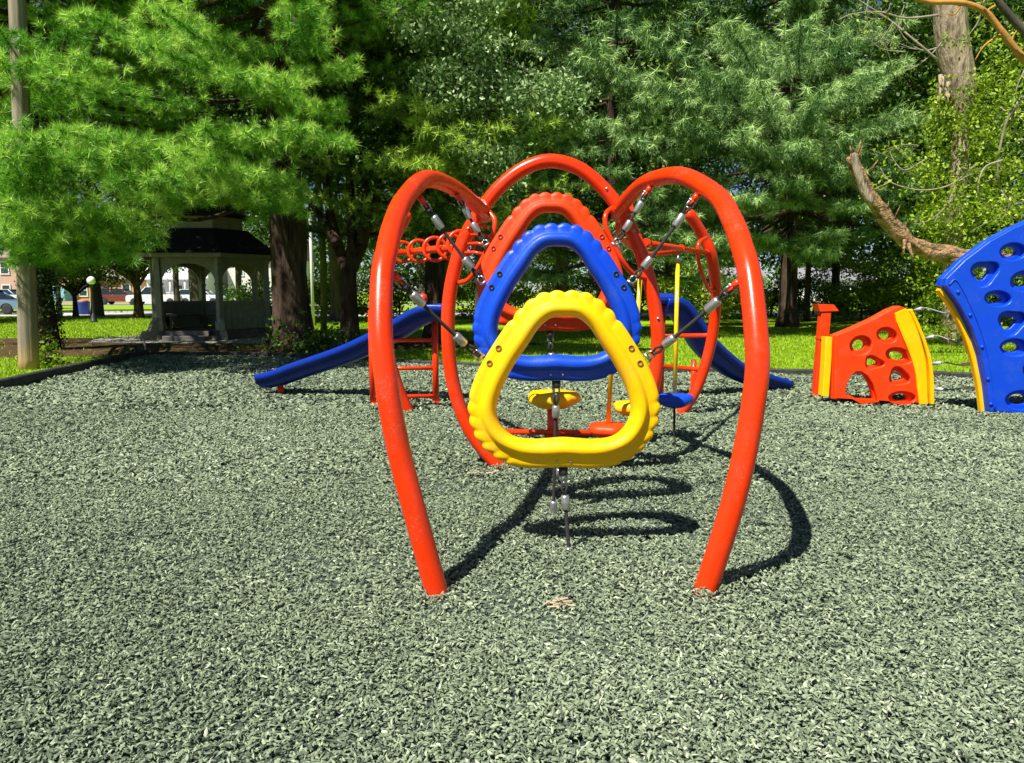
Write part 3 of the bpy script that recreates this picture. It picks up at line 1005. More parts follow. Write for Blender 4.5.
# paths and street
conc = mat('pale_concrete', (.42, .40, .36), .85, col2=(.52, .50, .46), nscale=2, bump=.2, bscale=30)
asph = mat('street_asphalt', (.20, .20, .20), .9, col2=(.26, .26, .26), nscale=3, bump=.2, bscale=40)
def sheet(name, pts, z, m, lab):
    o = MB().add([(x, y, z) for x, y in pts], [tuple(range(len(pts)))]).build(name, m)
    if o.data.polygons[0].normal.z < 0: o.data.flip_normals()
    return props(o, lab, kind='structure')
sheet('street', [(-90, 43.5), (70, 44.5), (70, 51.5), (-90, 50.5)], .008, conc, 'pale street beyond the park lawn')
sheet('parking_area', [(-110, 76), (90, 76), (90, 89), (-110, 89)], .008, asph, 'asphalt parking strip in front of the far houses')
props(MB().box((-10, 51.4, .04), (180, .16, .16), Matrix.Rotation(math.atan2(1, 160), 3, 'Z')).build('kerb', conc), 'concrete kerb of the street', kind='structure')
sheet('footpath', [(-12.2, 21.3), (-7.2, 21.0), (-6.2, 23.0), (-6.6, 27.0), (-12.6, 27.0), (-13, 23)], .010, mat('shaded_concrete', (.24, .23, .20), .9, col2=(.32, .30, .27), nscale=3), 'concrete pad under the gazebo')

# grass blades
def grass(name, x0, x1, y0, y1, n, hgt, wid, seed, lab):
    rg = np.random.default_rng(seed)
    x = rg.uniform(x0, x1, n); y = y0 + (y1 - y0) * rg.random(n) ** 1.3
    k = ~inside(x, y) & (np.abs(x) < .80 * y + 1) & ~(inside(x, y, BL) & (rg.random(n) < .93))
    # keep off the border
    x = x[k]; y = y[k]; n = len(x)
    cl = np.sin(x * 3.1 + np.sin(y * 2.3)) * .5 + np.sin(y * 4.7 + x) * .5
    h = hgt * rg.uniform(.5, 1.3, n) * (1 + .35 * cl)
    a = rg.uniform(0, 2 * PI, n); ln = rg.uniform(.1, .8, n) * h; b = rg.uniform(0, 2 * PI, n)
    w_ = wid * rg.uniform(.6, 1.3, n)
    B = np.stack([x, y, np.full(n, .0)], 1); W_ = np.stack([np.cos(a) * w_, np.sin(a) * w_, np.zeros(n)], 1)
    T_ = B + np.stack([np.cos(b) * ln, np.sin(b) * ln, h], 1)
    v = np.stack([B - W_, B + W_, T_], 1).reshape(-1, 3)
    f = np.arange(n * 3).reshape(-1, 3)
    o = np_mesh(name, v, f, MGR, rnd=np.repeat(np.clip(rg.random(n) * .8 + .12 * cl + .1, 0, 1), 3))
    props(o, lab, 'grass', kind='stuff')


MGR = leafmat('grass_blade', (.13, .25, .006), (.32, .46, .010), .35, .5, c3=(.46, .50, .08))
grass('lawn_grass', -15, -4, 9.5, 22, 60000, .055, .010, 5, 'short bright lawn grass left of the black border')
grass('lawn_grass', -7, 26, 12.5, 30, 120000, .06, .014, 6, 'short green lawn grass behind the play area')
grass('lawn_grass', -30, -6, 22, 43, 60000, .07, .02, 8, 'sunlit lawn grass between the gazebo and the street')
# ------------------------------------------------------------------ gazebo
gc = U(191, 330, 22.8); GX, GY = gc.x - .0, 24.4
gz = thing('gazebo', (GX, GY, 0), 'old park gazebo with arched openings and a dark two-tier roof, shaded by pines', 'gazebo')
mw = mat('weathered_green_paint', (.19, .20, .14), .75, col2=(.26, .26, .19), nscale=6, bump=.2, bscale=30)
mr = mat('dark_shingles', (.010, .008, .008), .95, spec=.1, col2=(.022, .017, .016), nscale=14, bump=.7, bscale=18)
mtan = mat('tan_boards', (.30, .24, .15), .8, col2=(.22, .17, .11), nscale=5)
s6 = 1.84
cor = [Vector((GX + s6 * math.cos(math.radians(240 + 60 * k)), GY + s6 * math.sin(math.radians(240 + 60 * k)), 0)) for k in range(6)]
# cor[0]=front-left, cor[1]=front-right
fl = .28
mb = MB(); mb.prism([c * 1.0 + (c - Vector((GX, GY, 0))) * .12 for c in cor], (0, 0, .14)); mb.prism([c + Vector((0, 0, .14)) for c in cor], (0, 0, .14))
mb.build('floor', mat('old_boards', (.16, .13, .10), .85, col2=(.10, .08, .06), nscale=6), gz)
for k in range(6):
    c = cor[k]; mb = MB()
    mb.box(c + Vector((0, 0, fl + 1.12)), (.17, .17, 2.25), Matrix.Rotation(math.radians(60 * k), 3, 'Z'), bev=.015)
    mb.box(c + Vector((0, 0, fl + .14)), (.23, .23, .28), Matrix.Rotation(math.radians(60 * k), 3, 'Z'), bev=.015)
    mb.box(c + Vector((0, 0, fl + 1.42)), (.21, .21, .06), Matrix.Rotation(math.radians(60 * k), 3, 'Z'), bev=.01)
    mb.build('column', mw, gz)
for k in range(6):
    a, b = cor[k], cor[(k + 1) % 6]
    d = (b - a).normalized(); L = (b - a).length; nrm = Vector((d.y, -d.x, 0))
    # arched board
    zt = 2.53; n = 18
    pts = []
    a2, b2 = a + d * .05, b - d * .05
    arc = []
    r = L / 2 - .10
    for i in range(n + 1):
        t = PI * i / n
        arc.append(a.lerp(b, .5) - d * r * math.cos(t) + Vector((0, 0, 1.75 + .58 * math.sin(t))))
    for i in range(n):
        p, q = arc[i], arc[i + 1]
        pu, qu = Vector((p.x, p.y, zt)), Vector((q.x, q.y, zt))
        base = [v - nrm * .025 for v in (p, q, qu, pu)]
        pts.append(base)
    mb = MB()
    for q in pts: mb.prism(q, nrm * .05)
    mb.build('arch_board', mw, gz)
    # low panel walls (open at the front-left face of the entrance)
    if k in (1, 2, 3, 4, 5):
        mb = MB()
        rot = Matrix.Rotation(math.atan2(d.y, d.x), 3, 'Z')
        m_ = (a + b) / 2
        mb.box(m_ + Vector((0, 0, fl + .42)), (L - .18, .05, .78), rot)
        mb.box(m_ + Vector((0, 0, fl + .84)), (L - .16, .12, .06), rot, bev=.01)
        nb = 9
        for i in range(1, nb):
            mb.box(a.lerp(b, i / nb) + nrm * .03 + Vector((0, 0, fl + .42)), (.03, .02, .74), rot)
        mb.build('low_wall', mw, gz)
        mb = MB()
        inn = -nrm * .32
        mb.box(m_ + inn + Vector((0, 0, fl + .44)), (L - .55, .38, .05), rot, bev=.01)
        mb.box(m_ + inn + Vector((0, 0, fl + .2)), (L - .8, .06, .42), rot)
        mb.build('bench', mw, gz)
# steps and scroll cheek walls at the front face
mb = MB()
fm = (cor[0] + cor[1]) / 2
mb.box(fm + Vector((0, -.30, .07)), (1.3, .5, .14), bev=.01); mb.box(fm + Vector((0, -.14, .21)), (1.3, .3, .14), bev=.01)
mb.build('step', mat('step_stone', (.12, .11, .10), .9), gz)
for k, sg in ((0, -1), (1, 1)):
    c = cor[k]; prof = [(0, 0), (.62, 0), (.66, .12), (.58, .26), (.52, .30), (.44, .27), (.38, .33), (.30, .52), (.16, .66), (0, .70)]
    mb = MB()
    dv = Vector((sg * .55, -.83, 0)).normalized()
    mb.prism([c + dv * x + Vector((-.05, 0, z)) for x, z in prof], (.10, 0, 0))
    mb.build('scroll_cheek', mw, gz)
# roof
def hexring(r, z, rot=0): return [Vector((GX + r * math.cos(math.radians(240 + 60 * k)), GY + r * math.sin(math.radians(240 + 60 * k)), z)) for k in range(6)]
mb = MB()
R1, R2 = hexring(2.40, 2.50), hexring(2.40, 2.66)
for k in range(6):
    k2 = (k + 1) % 6
    mb.prism([R1[k], R1[k2], R2[k2], R2[k]], (Vector((GX, GY, 0)) - (R1[k] + R1[k2]) / 2 + Vector((0, 0, 2.55))).normalized() * .05)
mb.build('fascia', mw, gz)
mb = MB()
rr = [hexring(2.52, 2.62), hexring(2.52, 2.68), hexring(1.95, 2.90), hexring(1.30, 3.42), hexring(1.2, 3.42)]
vs_ = [v for r_ in rr for v in r_]
fs = []
for i in range(4):
    for k in range(6):
        k2 = (k + 1) % 6; fs.append((i * 6 + k, i * 6 + k2, i * 6 + 6 + k2, i * 6 + 6 + k))
fs.append((5, 4, 3, 2, 1, 0)); mb.add(vs_, fs)
ro = mb.build('lower_roof', mr, gz)
mb = MB(); a, b = hexring(1.16, 3.40), hexring(1.16, 3.84)
mb.add(a + b, [(k, (k + 1) % 6, 6 + (k + 1) % 6, 6 + k) for k in range(6)])
mb.build('cupola_band', mtan, gz)
mb = MB(); a, b, c_ = hexring(1.36, 3.80), hexring(1.36, 3.86), hexring(.05, 4.75)
mb.add(a + b + c_, [(i * 6 + k, i * 6 + (k + 1) % 6, i * 6 + 6 + (k + 1) % 6, i * 6 + 6 + k) for i in range(2) for k in range(6)] + [(5, 4, 3, 2, 1, 0), (12, 13, 14, 15, 16, 17)])
ur = mb.build('upper_roof', mr, gz)
mb = MB(); mb.lathe(Vector((GX, GY, 4.68)), [(.06, 0), (.08, .06), (.03, .12), (.07, .2), (.03, .28), (.01, .45)], 12)
mb.build('finial', mw, ur)

# ------------------------------------------------------------------ wooden pole, lamp, bin, far poles
mwood = mat('grey_weathered_wood', (.30, .25, .18), .85, col2=(.13, .105, .075), nscale=5, stretch=(1, 1, .07), bump=.6, bscale=50, ramp=(.3, .75))
def pole_mat():
    m = mwood; t = m.node_tree; N = t.nodes; L = t.links
    geo = N.new('ShaderNodeNewGeometry'); sep = N.new('ShaderNodeSeparateXYZ'); L.new(geo.outputs['Position'], sep.inputs[0])
    nz = N.new('ShaderNodeTexNoise'); nz.inputs['Scale'].default_value = 5
    mr_ = N.new('ShaderNodeMapRange'); mr_.inputs['From Min'].default_value = .85; mr_.inputs['From Max'].default_value = .2
    ad = N.new('ShaderNodeMath'); ad.operation = 'ADD'; 
    ms = N.new('ShaderNodeMath'); ms.operation = 'MULTIPLY'; ms.inputs[1].default_value = .5
    L.new(nz.outputs[0], ms.inputs[0]); L.new(sep.outputs[2], ad.inputs[0]); L.new(ms.outputs[0], ad.inputs[1])
    L.new(ad.outputs[0], mr_.inputs[0])
    mx = N.new('ShaderNodeMix'); mx.data_type = 'RGBA'
    p = N['Principled BSDF']; src = p.inputs['Base Color'].links[0].from_socket
    L.new(mr_.outputs[0], mx.inputs[0]); L.new(src, mx.inputs[6]); mx.inputs[7].default_value = (.46, .27, .09, 1)
    L.new(mx.outputs[2], p.inputs['Base Color'])
    return m
pole_mat()
g = G(29, 369)
P = [g + Vector((0, 0, -.1)), U(27, 300, g.y), U(25.5, 240, g.y), U(21, 110, g.y), U(17, 0, g.y), U(12, -80, g.y)]
P = spline(P, 5)
def pn(p, a): return 1 + .03 * math.sin(a * 9 + p.z * .6) + .02 * math.sin(a * 17)
o = MB().tube(P, [.172 - .045 * i / (len(P) - 1) for i in range(len(P))], 40, noisef=pn).build('wooden_pole', mwood, org=g)
props(o, 'thick weathered grey wooden pole, orange-brown near its foot, in the grass at the left', 'pole')

mblk = M['blackpl']
g = G(94, 322.5)
lp = thing('street_lamp', g, 'black park lamp post with a white globe, left of the gazebo', 'street lamp')
hl = U(94, 284, g.y).z
mb = MB(); mb.lathe(g, [(.17, 0), (.17, .08), (.13, .12), (.12, .32), (.07, .40), (.05, .5), (.045, hl - .12), (.07, hl - .08), (.09, hl - .02), (.02, hl)], 16); mb.build('post', mblk, lp)
mb = MB(); mb.lathe(g + Vector((0, 0, hl - .02)), [(.08, 0), (.16, .06), (.19, .16), (.18, .26), (.10, .35), (.01, .38)], 18)
mb.build('globe', mat('white_globe', (.8, .8, .76), .3), lp)
g = G(84, 314.5)
tb = thing('rubbish_bin', g, 'blue rubbish bin with an orange top on the grass near the pavement', 'bin')
mb = MB(); mb.lathe(g, [(.30, 0), (.35, .05), (.38, .72), (.40, .76), (.40, .80), (.3, .81)], 20); mb.build('bin_body', mat('bin_blue', (.01, .05, .30), .5), tb)
mb = MB(); mb.lathe(g + Vector((0, 0, .805)), [(.33, 0), (.31, .06), (.2, .13), (.1, .15)], 18); mb.build('lid', mat('bin_orange', (.55, .16, .04), .6), tb)
def far_pole(px, py, top_py, r, lab, m):
    g = G(px, py)
    h = U(px, top_py, g.y).z
    mb = MB(); mb.tube([g, g + Vector((.0, 0, h))], [r, r * .8], 12)
    o = mb.build('utility_pole', m, org=g); props(o, lab, 'pole')
far_pole(60, 318, 205, .13, 'slim pale pole on the lawn just right of the wooden pole', mat('pale_pole', (.52, .48, .42), .8))
far_pole(313.5, 327, 215, .07, 'thin white pole beside the dark forked trunk', mat('white_pole', (.6, .6, .58), .7))

# ------------------------------------------------------------------ cars
MG = mat('car_glass', (.02, .03, .035), .08, spec=.8)
MT = mat('tyre_rubber', (.02, .02, .02), .8)
MR = mat('wheel_rim', (.45, .45, .46), .35, metal=.8)
ML = mat('lamp_lens', (.75, .75, .72), .15)
MRL = mat('red_lens', (.5, .02, .01), .2)
def car(loc, yaw, col, lab, kind='car', L=4.6, W=1.8, Hh=1.45):
    root = thing('parked_car', loc, lab, 'car', 'cars parked along the street')
    R_ = Matrix.Rotation(yaw, 3, 'Z'); loc = Vector(loc)
    tw = lambda x, y, z: loc + R_ @ Vector((x, y, z))
    cm = mat('car_paint', col, .22, spec=.6, coat=.5)
    h = L / 2
    if kind == 'car': prof = [(-h, .35), (-h + .02, .72), (-h + .35, .92), (h - 1.35, .95), (h - .35, .80), (h, .62), (h, .32)]; cab = [(-h + .45, .90), (-h + 1.05, Hh), (h - 2.1, Hh), (h - 1.25, .92)]
    elif kind == 'suv': prof = [(-h, .40), (-h, .95), (-h + .1, 1.05), (h - 1.2, 1.05), (h - .2, .95), (h, .75), (h, .38)]; cab = [(-h + .06, 1.02), (-h + .3, Hh), (h - 1.9, Hh), (h - 1.15, 1.02)]
    else: prof = [(-h, .50), (-h, 1.05), (-h + .05, 1.08), (h - 1.3, 1.08), (h - .15, 1.0), (h, .85), (h, .45)]; cab = [(-h + 2.0, 1.05), (-h + 2.1, Hh), (h - 2.0, Hh), (h - 1.3, 1.05)]
    # body with wheel arches cut as arcs
    wx = (-h + .85, h - .85)
    low = []
    for cx in wx[::-1]:
        for k in range(9):
            a = PI * k / 8
            low.append((cx + .38 * math.cos(a), .34 + .36 * math.sin(a)))
    pts = prof + [(h - .05, .30)] + low + [(-h + .05, .30)]
    mb = MB(); mb.prism([tw(x, -W / 2, z) for x, z in pts], R_ @ Vector((0, W, 0)))
    bd = mb.build('body', cm, root)
    import bmesh
    bm = bmesh.new(); bm.from_mesh(bd.data); bmesh.ops.recalc_face_normals(bm, faces=bm.faces)
    bm.to_mesh(bd.data); bm.free()
    md = bd.modifiers.new('bevel', 'BEVEL'); md.width = .06; md.segments = 3; md.limit_method = 'ANGLE'
    mb = MB()
    n = len(cab); ins = .16
    A = [tw(x, -(W / 2 - (.05 if i in (0, 3) else ins + .05)), z) for i, (x, z) in enumerate(cab)]
    B = [tw(x, (W / 2 - (.05 if i in (0, 3) else ins + .05)), z) for i, (x, z) in enumerate(cab)]
    mb.add(A + B, [(0, 1, 2, 3), (7, 6, 5, 4), (0, 4, 5, 1), (1, 5, 6, 2), (2, 6, 7, 3), (3, 7, 4, 0)])
    gl = mb.build('cabin_glass', MG, root)
    mb = MB()
    rf = [tw(cab[1][0] - .05, -(W / 2 - ins - .03), Hh + .0), tw(cab[2][0] + .12, -(W / 2 - ins - .03), Hh), tw(cab[2][0] + .12, (W / 2 - ins - .03), Hh), tw(cab[1][0] - .05, (W / 2 - ins - .03), Hh)]
    mb.prism(rf, (0, 0, .05))
    for sy in (-1, 1):
        for (i, j) in ((0, 1), (3, 2)):
            p = tw(cab[i][0], sy * (W / 2 - .045), cab[i][1]); q = tw(cab[j][0], sy * (W / 2 - ins - .045), cab[j][1])
            mb.tube([p, q], .045, 8)
        xm = (cab[1][0] + cab[2][0]) / 2
        mb.tube([tw(xm, sy * (W / 2 - .045), .95), tw(xm, sy * (W / 2 - ins - .045), Hh)], .04, 8)
    mb.build('roof', cm, root)
    for cx in wx:
        for sy in (-1, 1):
            c = tw(cx, sy * (W / 2 - .12), .33)
            ax = R_ @ Vector((0, sy, 0))
            mb = MB(); mb.lathe(c, [(.20, -.1), (.31, -.1), (.33, -.06), (.33, .06), (.31, .1), (.20, .1)], 22, ax=ax); wh = mb.build('wheel', MT, root)
            mb = MB(); mb.lathe(c + ax * .06, [(.20, 0), (.19, .035), (.10, .02), (.03, .04), (.01, .04)], 14, ax=ax); mb.build('rim', MR, wh)
    for sy in (-1, 1):
        MB().box(tw(h - .02, sy * (W / 2 - .28), .66), (.10, .34, .14), R_, bev=.03).build('headlight', ML, root)
        MB().box(tw(-h + .01, sy * (W / 2 - .22), .78), (.08, .26, .16), R_, bev=.03).build('tail_light', MRL, root)
    return root


def oncar(px, py): 
    p = G(px, py); return (p.x, p.y, .012)
car(oncar(-8, 314.4), math.radians(3), (.12, .20, .28), 'blue-grey car on the street left of the wooden pole, cut by the left edge', 'car', Hh=1.5)
hx = lambda px, y: (px - 512) / FPX * y
car((hx(124, 80), 80, .012), math.radians(3), (.16, .03, .025), 'dark maroon car parked in front of the far houses', 'suv', Hh=1.65)
car((hx(158, 79), 79, .012), math.radians(183), (.75, .75, .72), 'white pickup parked far off just left of the gazebo', 'truck', L=5.4, W=1.95, Hh=1.85)
car((hx(204, 80), 80, .012), math.radians(3), (.70, .76, .80), 'white car parked far off, seen through the gazebo', 'suv', Hh=1.6)
car((hx(12, 81), 81, .012), math.radians(3), (.55, .60, .64), 'silver car parked far off at the left edge', 'suv', Hh=1.6)
D_ = 76; g = U(48, 300, D_)
tr = thing('trailer', (g.x, D_, 0), 'long pale blue trailer parked far off between the two left poles', 'trailer')
MB().box((g.x, D_, 1.2), (4.8, 2.2, 1.5), bev=.08).build('body', mat('pale_blue_paint', (.25, .45, .58), .5), tr)
for sx in (-1, 1):
    MB().lathe(Vector((g.x + sx * .6, D_ - 1.05, .42)), [(.2, -.1), (.42, -.1), (.42, .1), (.2, .1)], 18, ax=(0, -1, 0)).build('wheel', MT, tr)
# red parasol by the street
g = U(38, 285, 62); ps = thing('market_umbrella', (g.x, 62, 0), 'red parasol across the street left of the wooden pole', 'umbrella')
zc = U(38, 268, 62).z
MB().tube([Vector((g.x, 62, 0)), Vector((g.x, 62, zc))], .04, 8).build('pole', M['steel'], ps)
MB().lathe(Vector((g.x, 62, zc - .5)), [(1.6, -.3), (1.55, -.2), (.7, .3), (.05, .62)], 8, smooth=False).build('canopy', mat('red_canvas', (.55, .06, .04), .8), ps)

# ------------------------------------------------------------------ houses across the street
def house(x, y, wd, dp, hh, rh, wallc, roofc, lab, storeys=2, nwin=3, porch=False, gable='x'):
    root = thing('house', (x, y, 0), lab, 'house', 'houses across the street')
    mwall = mat('siding', wallc, .8, col2=tuple(c * .9 for c in wallc), nscale=3, bump=.3, bscale=9, stretch=(.05, .05, 1))
    mroof = mat('roof_shingles', roofc, .9, col2=tuple(c * .7 for c in roofc), nscale=8, bump=.3)
    MB().box((x, y, hh / 2), (wd, dp, hh)).build('wall', mwall, root)
    mb = MB()
    if gable == 'x':
        mb.prism([(x - wd / 2 - .4, y - dp / 2 - .5, hh - .1), (x - wd / 2 - .4, y, hh + rh), (x - wd / 2 - .4, y + dp / 2 + .5, hh - .1)], (wd + .8, 0, 0))
    else:
        mb.prism([(x - wd / 2 - .4, y - dp / 2 - .5, hh - .1), (x, y - dp / 2 - .5, hh + rh), (x + wd / 2 + .4, y - dp / 2 - .5, hh - .1)], (0, dp + 1, 0))
    rf = mb.build('roof', mroof, root)
    MB().box((x + wd * .2, y, hh + rh * .8), (.7, .7, rh), bev=.03).build('chimney', mat('chimney_brick', (.28, .12, .08), .9), rf)
    mwh = mat('white_trim', (.72, .72, .70), .6)
    for s in range(storeys):
        z = (hh / storeys) * (s + .52)
        for k in range(nwin):
            wx_ = x - wd / 2 + wd * (k + .5) / nwin
            if s == 0 and k == nwin // 2:
                dr = MB().box((wx_, y - dp / 2 - .04, 1.05), (1.0, .1, 2.1)).build('door', mat('door_paint', (.10, .06, .05), .5), root)
                MB().lathe((wx_ + .38, y - dp / 2 - .1, 1.0), [(.02, 0), (.05, .03), (.04, .07)], 10, ax=(0, -1, 0)).build('handle', M['steel'], dr)
                continue
            wn = MB().box((wx_, y - dp / 2 - .02, z), (.9, .08, 1.4)).build('window', MG, root)
            mb = MB()
            for (dx, dz, sx, sz) in ((0, .74, 1.14, .12), (0, -.74, 1.2, .12), (-.50, 0, .12, 1.4), (.50, 0, .12, 1.4), (0, 0, .9, .06)):
                mb.box((wx_ + dx, y - dp / 2 - .07, z + dz), (sx, .08, sz))
            mb.build('frame', mwh, wn)
    if porch:
        mb = MB(); mb.box((x, y - dp / 2 - 1.1, 2.9), (wd + .2, 2.3, .22), bev=.03); mb.box((x, y - dp / 2 - 1.1, .25), (wd, 2.1, .5))
        for k in range(5): mb.tube([(x - wd / 2 + .2 + k * (wd - .4) / 4, y - dp / 2 - 2.0, .5), (x - wd / 2 + .2 + k * (wd - .4) / 4, y - dp / 2 - 2.0, 2.8)], .11, 10)
        mb.box((x, y - dp / 2 - 2.0, 1.3), (wd - .3, .06, .08))
        for k in range(40): mb.box((x - wd / 2 + .3 + k * (wd - .6) / 39, y - dp / 2 - 2.0, .9), (.05, .04, .8))
        mb.build('porch', mwh, root)
    return root


house(hx(40, 92), 96, 10, 9, 5.6, 3.4, (.52, .33, .25), (.30, .22, .19), 'pinkish brick house with a brown roof behind the wooden pole', 2, 3, gable='x')
house(hx(-55, 92), 98, 12, 9, 7.0, 3, (.60, .58, .54), (.12, .11, .11), 'pale house beyond the left edge of the street', 2, 3)
house(hx(108, 92), 95, 8, 6, 3.0, 1.4, (.50, .27, .14), (.42, .36, .30), 'low orange-brown brick building between the small trees', 1, 3)
house(hx(184, 92), 95, 7.5, 8, 6.8, 3.0, (.72, .74, .75), (.20, .28, .42), 'white house with a columned porch, seen through the gazebo', 2, 3, porch=True, gable='y')
house(hx(262, 92), 97, 9, 7, 5.4, 2.6, (.66, .65, .60), (.22, .2, .2), 'cream house between the gazebo and the big trunk', 2, 3)
house(hx(738, 92), 95, 6, 7, 2.9, 1.5, (.75, .75, .73), (.25, .24, .24), 'white house half hidden left of the bare pine trunk', 1, 3)
house(hx(832, 92), 95, 9, 7, 2.9, 1.5, (.74, .74, .72), (.24, .24, .25), 'white house behind the bushes above the orange wall', 1, 4)
# ------------------------------------------------------------------ trees
mbark = mat('dark_pine_bark', (.018, .012, .009), .95, spec=.15, col2=(.105, .07, .045), nscale=6, stretch=(1, 1, .2), bump=1.0, bscale=16, bdist=.05, ramp=(.35, .7))
mbark2 = mat('grey_bark', (.045, .038, .030), .95, spec=.15, col2=(.12, .10, .08), nscale=4, stretch=(1, 1, .2), bump=1.0, bscale=16)
mmoss = mat('mossy_bark', (.10, .12, .02), .95, spec=.1, col2=(.20, .21, .04), nscale=5, stretch=(1, 1, .3), bump=.8, bscale=20)
mpaleb = mat('pale_bark', (.36, .28, .20), .9, spec=.15, col2=(.10, .07, .05), nscale=9, stretch=(1, 1, .22), bump=1.0, bscale=22, bdist=.05, ramp=(.45, .68))
mtwig = mat('bare_twig', (.36, .31, .24), .9, spec=.15, col2=(.20, .17, .13), nscale=6)
morange = mat('orange_bark', (.50, .25, .05), .85, spec=.2, col2=(.33, .17, .05), nscale=5, bump=.6, bscale=20)
mtorn = mat('torn_wood', (.38, .22, .11), .9, spec=.15, col2=(.12, .09, .06), nscale=8, stretch=(.8, 1, 1.2), bump=1.0, bscale=18, ramp=(.46, .60), bdist=.08)

LN1 = leafmat('near_pine_needles', (.024, .11, .006), (.135, .39, .014), .15, .45, c3=(.48, .72, .11))
LN2 = leafmat('white_pine_needles', (.014, .055, .014), (.105, .235, .050), .10, .45, c3=(.40, .57, .20))
LN3 = leafmat('deep_pine_needles', (.012, .045, .008), (.09, .20, .016), .12, .5, c3=(.46, .64, .07))
LB1 = leafmat('pale_broad_leaves', (.06, .13, .035), (.24, .37, .12), .25, .35, c3=(.46, .58, .27))
LB2 = leafmat('green_broad_leaves', (.022, .060, .008), (.11, .22, .020), .25, .45, c3=(.26, .38, .05))
LB3 = leafmat('yellow_green_leaves', (.06, .12, .005), (.24, .36, .012), .3, .45, c3=(.46, .56, .06))
LB4 = leafmat('ivy_leaves', (.020, .045, .012), (.07, .13, .03), .2, .4)


def nrmz(a): return a / np.maximum(np.linalg.norm(a, axis=1, keepdims=True), 1e-9)


class Fol:
    def __init__(s, seed): s.c = []; s.d = []; s.rg = np.random.default_rng(seed); s.tone = []
    def add(s, c, d, tone=.5): s.c.append(tuple(c)); s.d.append(tuple(d)); s.tone.append(tone)

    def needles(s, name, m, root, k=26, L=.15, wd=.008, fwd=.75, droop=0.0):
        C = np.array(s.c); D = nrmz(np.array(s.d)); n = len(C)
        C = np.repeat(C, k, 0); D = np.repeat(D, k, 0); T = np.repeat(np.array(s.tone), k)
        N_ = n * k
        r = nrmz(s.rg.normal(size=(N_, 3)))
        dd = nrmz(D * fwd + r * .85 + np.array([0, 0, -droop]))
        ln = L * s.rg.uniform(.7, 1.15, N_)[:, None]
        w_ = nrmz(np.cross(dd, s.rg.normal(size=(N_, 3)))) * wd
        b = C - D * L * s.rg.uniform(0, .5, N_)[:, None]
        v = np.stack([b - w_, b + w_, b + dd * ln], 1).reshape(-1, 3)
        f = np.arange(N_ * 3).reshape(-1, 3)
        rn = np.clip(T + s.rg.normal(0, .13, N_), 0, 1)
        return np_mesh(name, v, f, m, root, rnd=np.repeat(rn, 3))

    def leaves(s, name, m, root, k=14, spread=.22, size=.07):
        C = np.array(s.c); n = len(C)
        C = np.repeat(C, k, 0); T = np.repeat(np.array(s.tone), k); N_ = n * k
        p = C + s.rg.normal(size=(N_, 3)) * spread * np.array([1, 1, .7])
        a = nrmz(s.rg.normal(size=(N_, 3)) + np.array([0, 0, -.2]))
        nn = nrmz(np.cross(a, s.rg.normal(size=(N_, 3))) + np.array([0, -.15, .5]))
        b = nrmz(np.cross(nn, a))
        sz = size * s.rg.uniform(.6, 1.3, N_)[:, None]
        v = np.stack([p - a * sz, p + b * sz * .55 + nn * sz * .12, p + a * sz, p - b * sz * .55 + nn * sz * .12], 1).reshape(-1, 3)
        f = np.arange(N_ * 4).reshape(-1, 4)
        rn = np.clip(T + s.rg.normal(0, .15, N_), 0, 1)
        return np_mesh(name, v, f, m, root, rnd=np.repeat(rn, 4))


def ridged(p, a):
    return 1 + .07 * noise.noise(Vector((math.cos(a) * 2.2, math.sin(a) * 2.2, p.z * .8))) * 2 + .035 * math.sin(a * 11 + 2 * math.sin(p.z * 1.7)) + .02 * math.sin(a * 23 + p.z * 3)


def bough(fol, mbl, A, B, rg, spread=.55, twig_len=1.0, step=.16, tstep=.13, start=.35, sag=.25, r0=.05, tone=.5, up=.45, droop=0.0):
    A = Vector(A); B = Vector(B); L = (B - A).length
    pts = []
    for i in range(9):
        t = i / 8
        p = A.lerp(B, t); p.z -= sag * math.sin(PI * t) * L * .25
        p += Vector((rg.gauss(0, .03), rg.gauss(0, .03), rg.gauss(0, .02))) * L * .3 * (t * (1 - t) * 4)
        pts.append(p)
    pts = spline(pts, 3)
    n = len(pts)
    mbl.tube(pts, [r0 * (1 - .85 * i / (n - 1)) for i in range(n)], 6)
    s = start * L
    tb = tone + rg.gauss(0, .10)
    while s < L:
        t = s / L
        i = min(n - 2, int(t * (n - 1))); p = pts[i].lerp(pts[i + 1], t * (n - 1) - i)
        ax = (pts[i + 1] - pts[i]).normalized()
        side = ax.cross(Vector((0, 0, 1))).normalized()
        for sg in (-1, 1):
            tl = twig_len * (1.0 - .75 * (max(0, t - start) / (1 - start)) ** 1.5) * rg.uniform(.55, 1.15)
            ang = rg.uniform(.55, 1.05)
            d = (ax * math.cos(ang) + side * sg * math.sin(ang) + Vector((0, 0, rg.gauss(.05, .16)))).normalized()
            q = p.copy(); u = 0; tt = tb + rg.gauss(0, .08)
            while u < tl:
                st = tstep * rg.uniform(.8, 1.3)
                d = (d + Vector((rg.gauss(0, .10), rg.gauss(0, .10), rg.gauss(0, .07) - droop * .15))).normalized()
                q = q + d * st; u += st
                if u > .35 * tl:
                    o = Vector((rg.gauss(0, spread * .13), rg.gauss(0, spread * .13), rg.gauss(0, spread * .06)))
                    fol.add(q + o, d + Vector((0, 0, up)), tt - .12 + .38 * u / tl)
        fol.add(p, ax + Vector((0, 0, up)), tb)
        s += step * rg.uniform(.8, 1.2)
    fol.add(B, (B - A).normalized() + Vector((0, 0, up)), tb + .3)


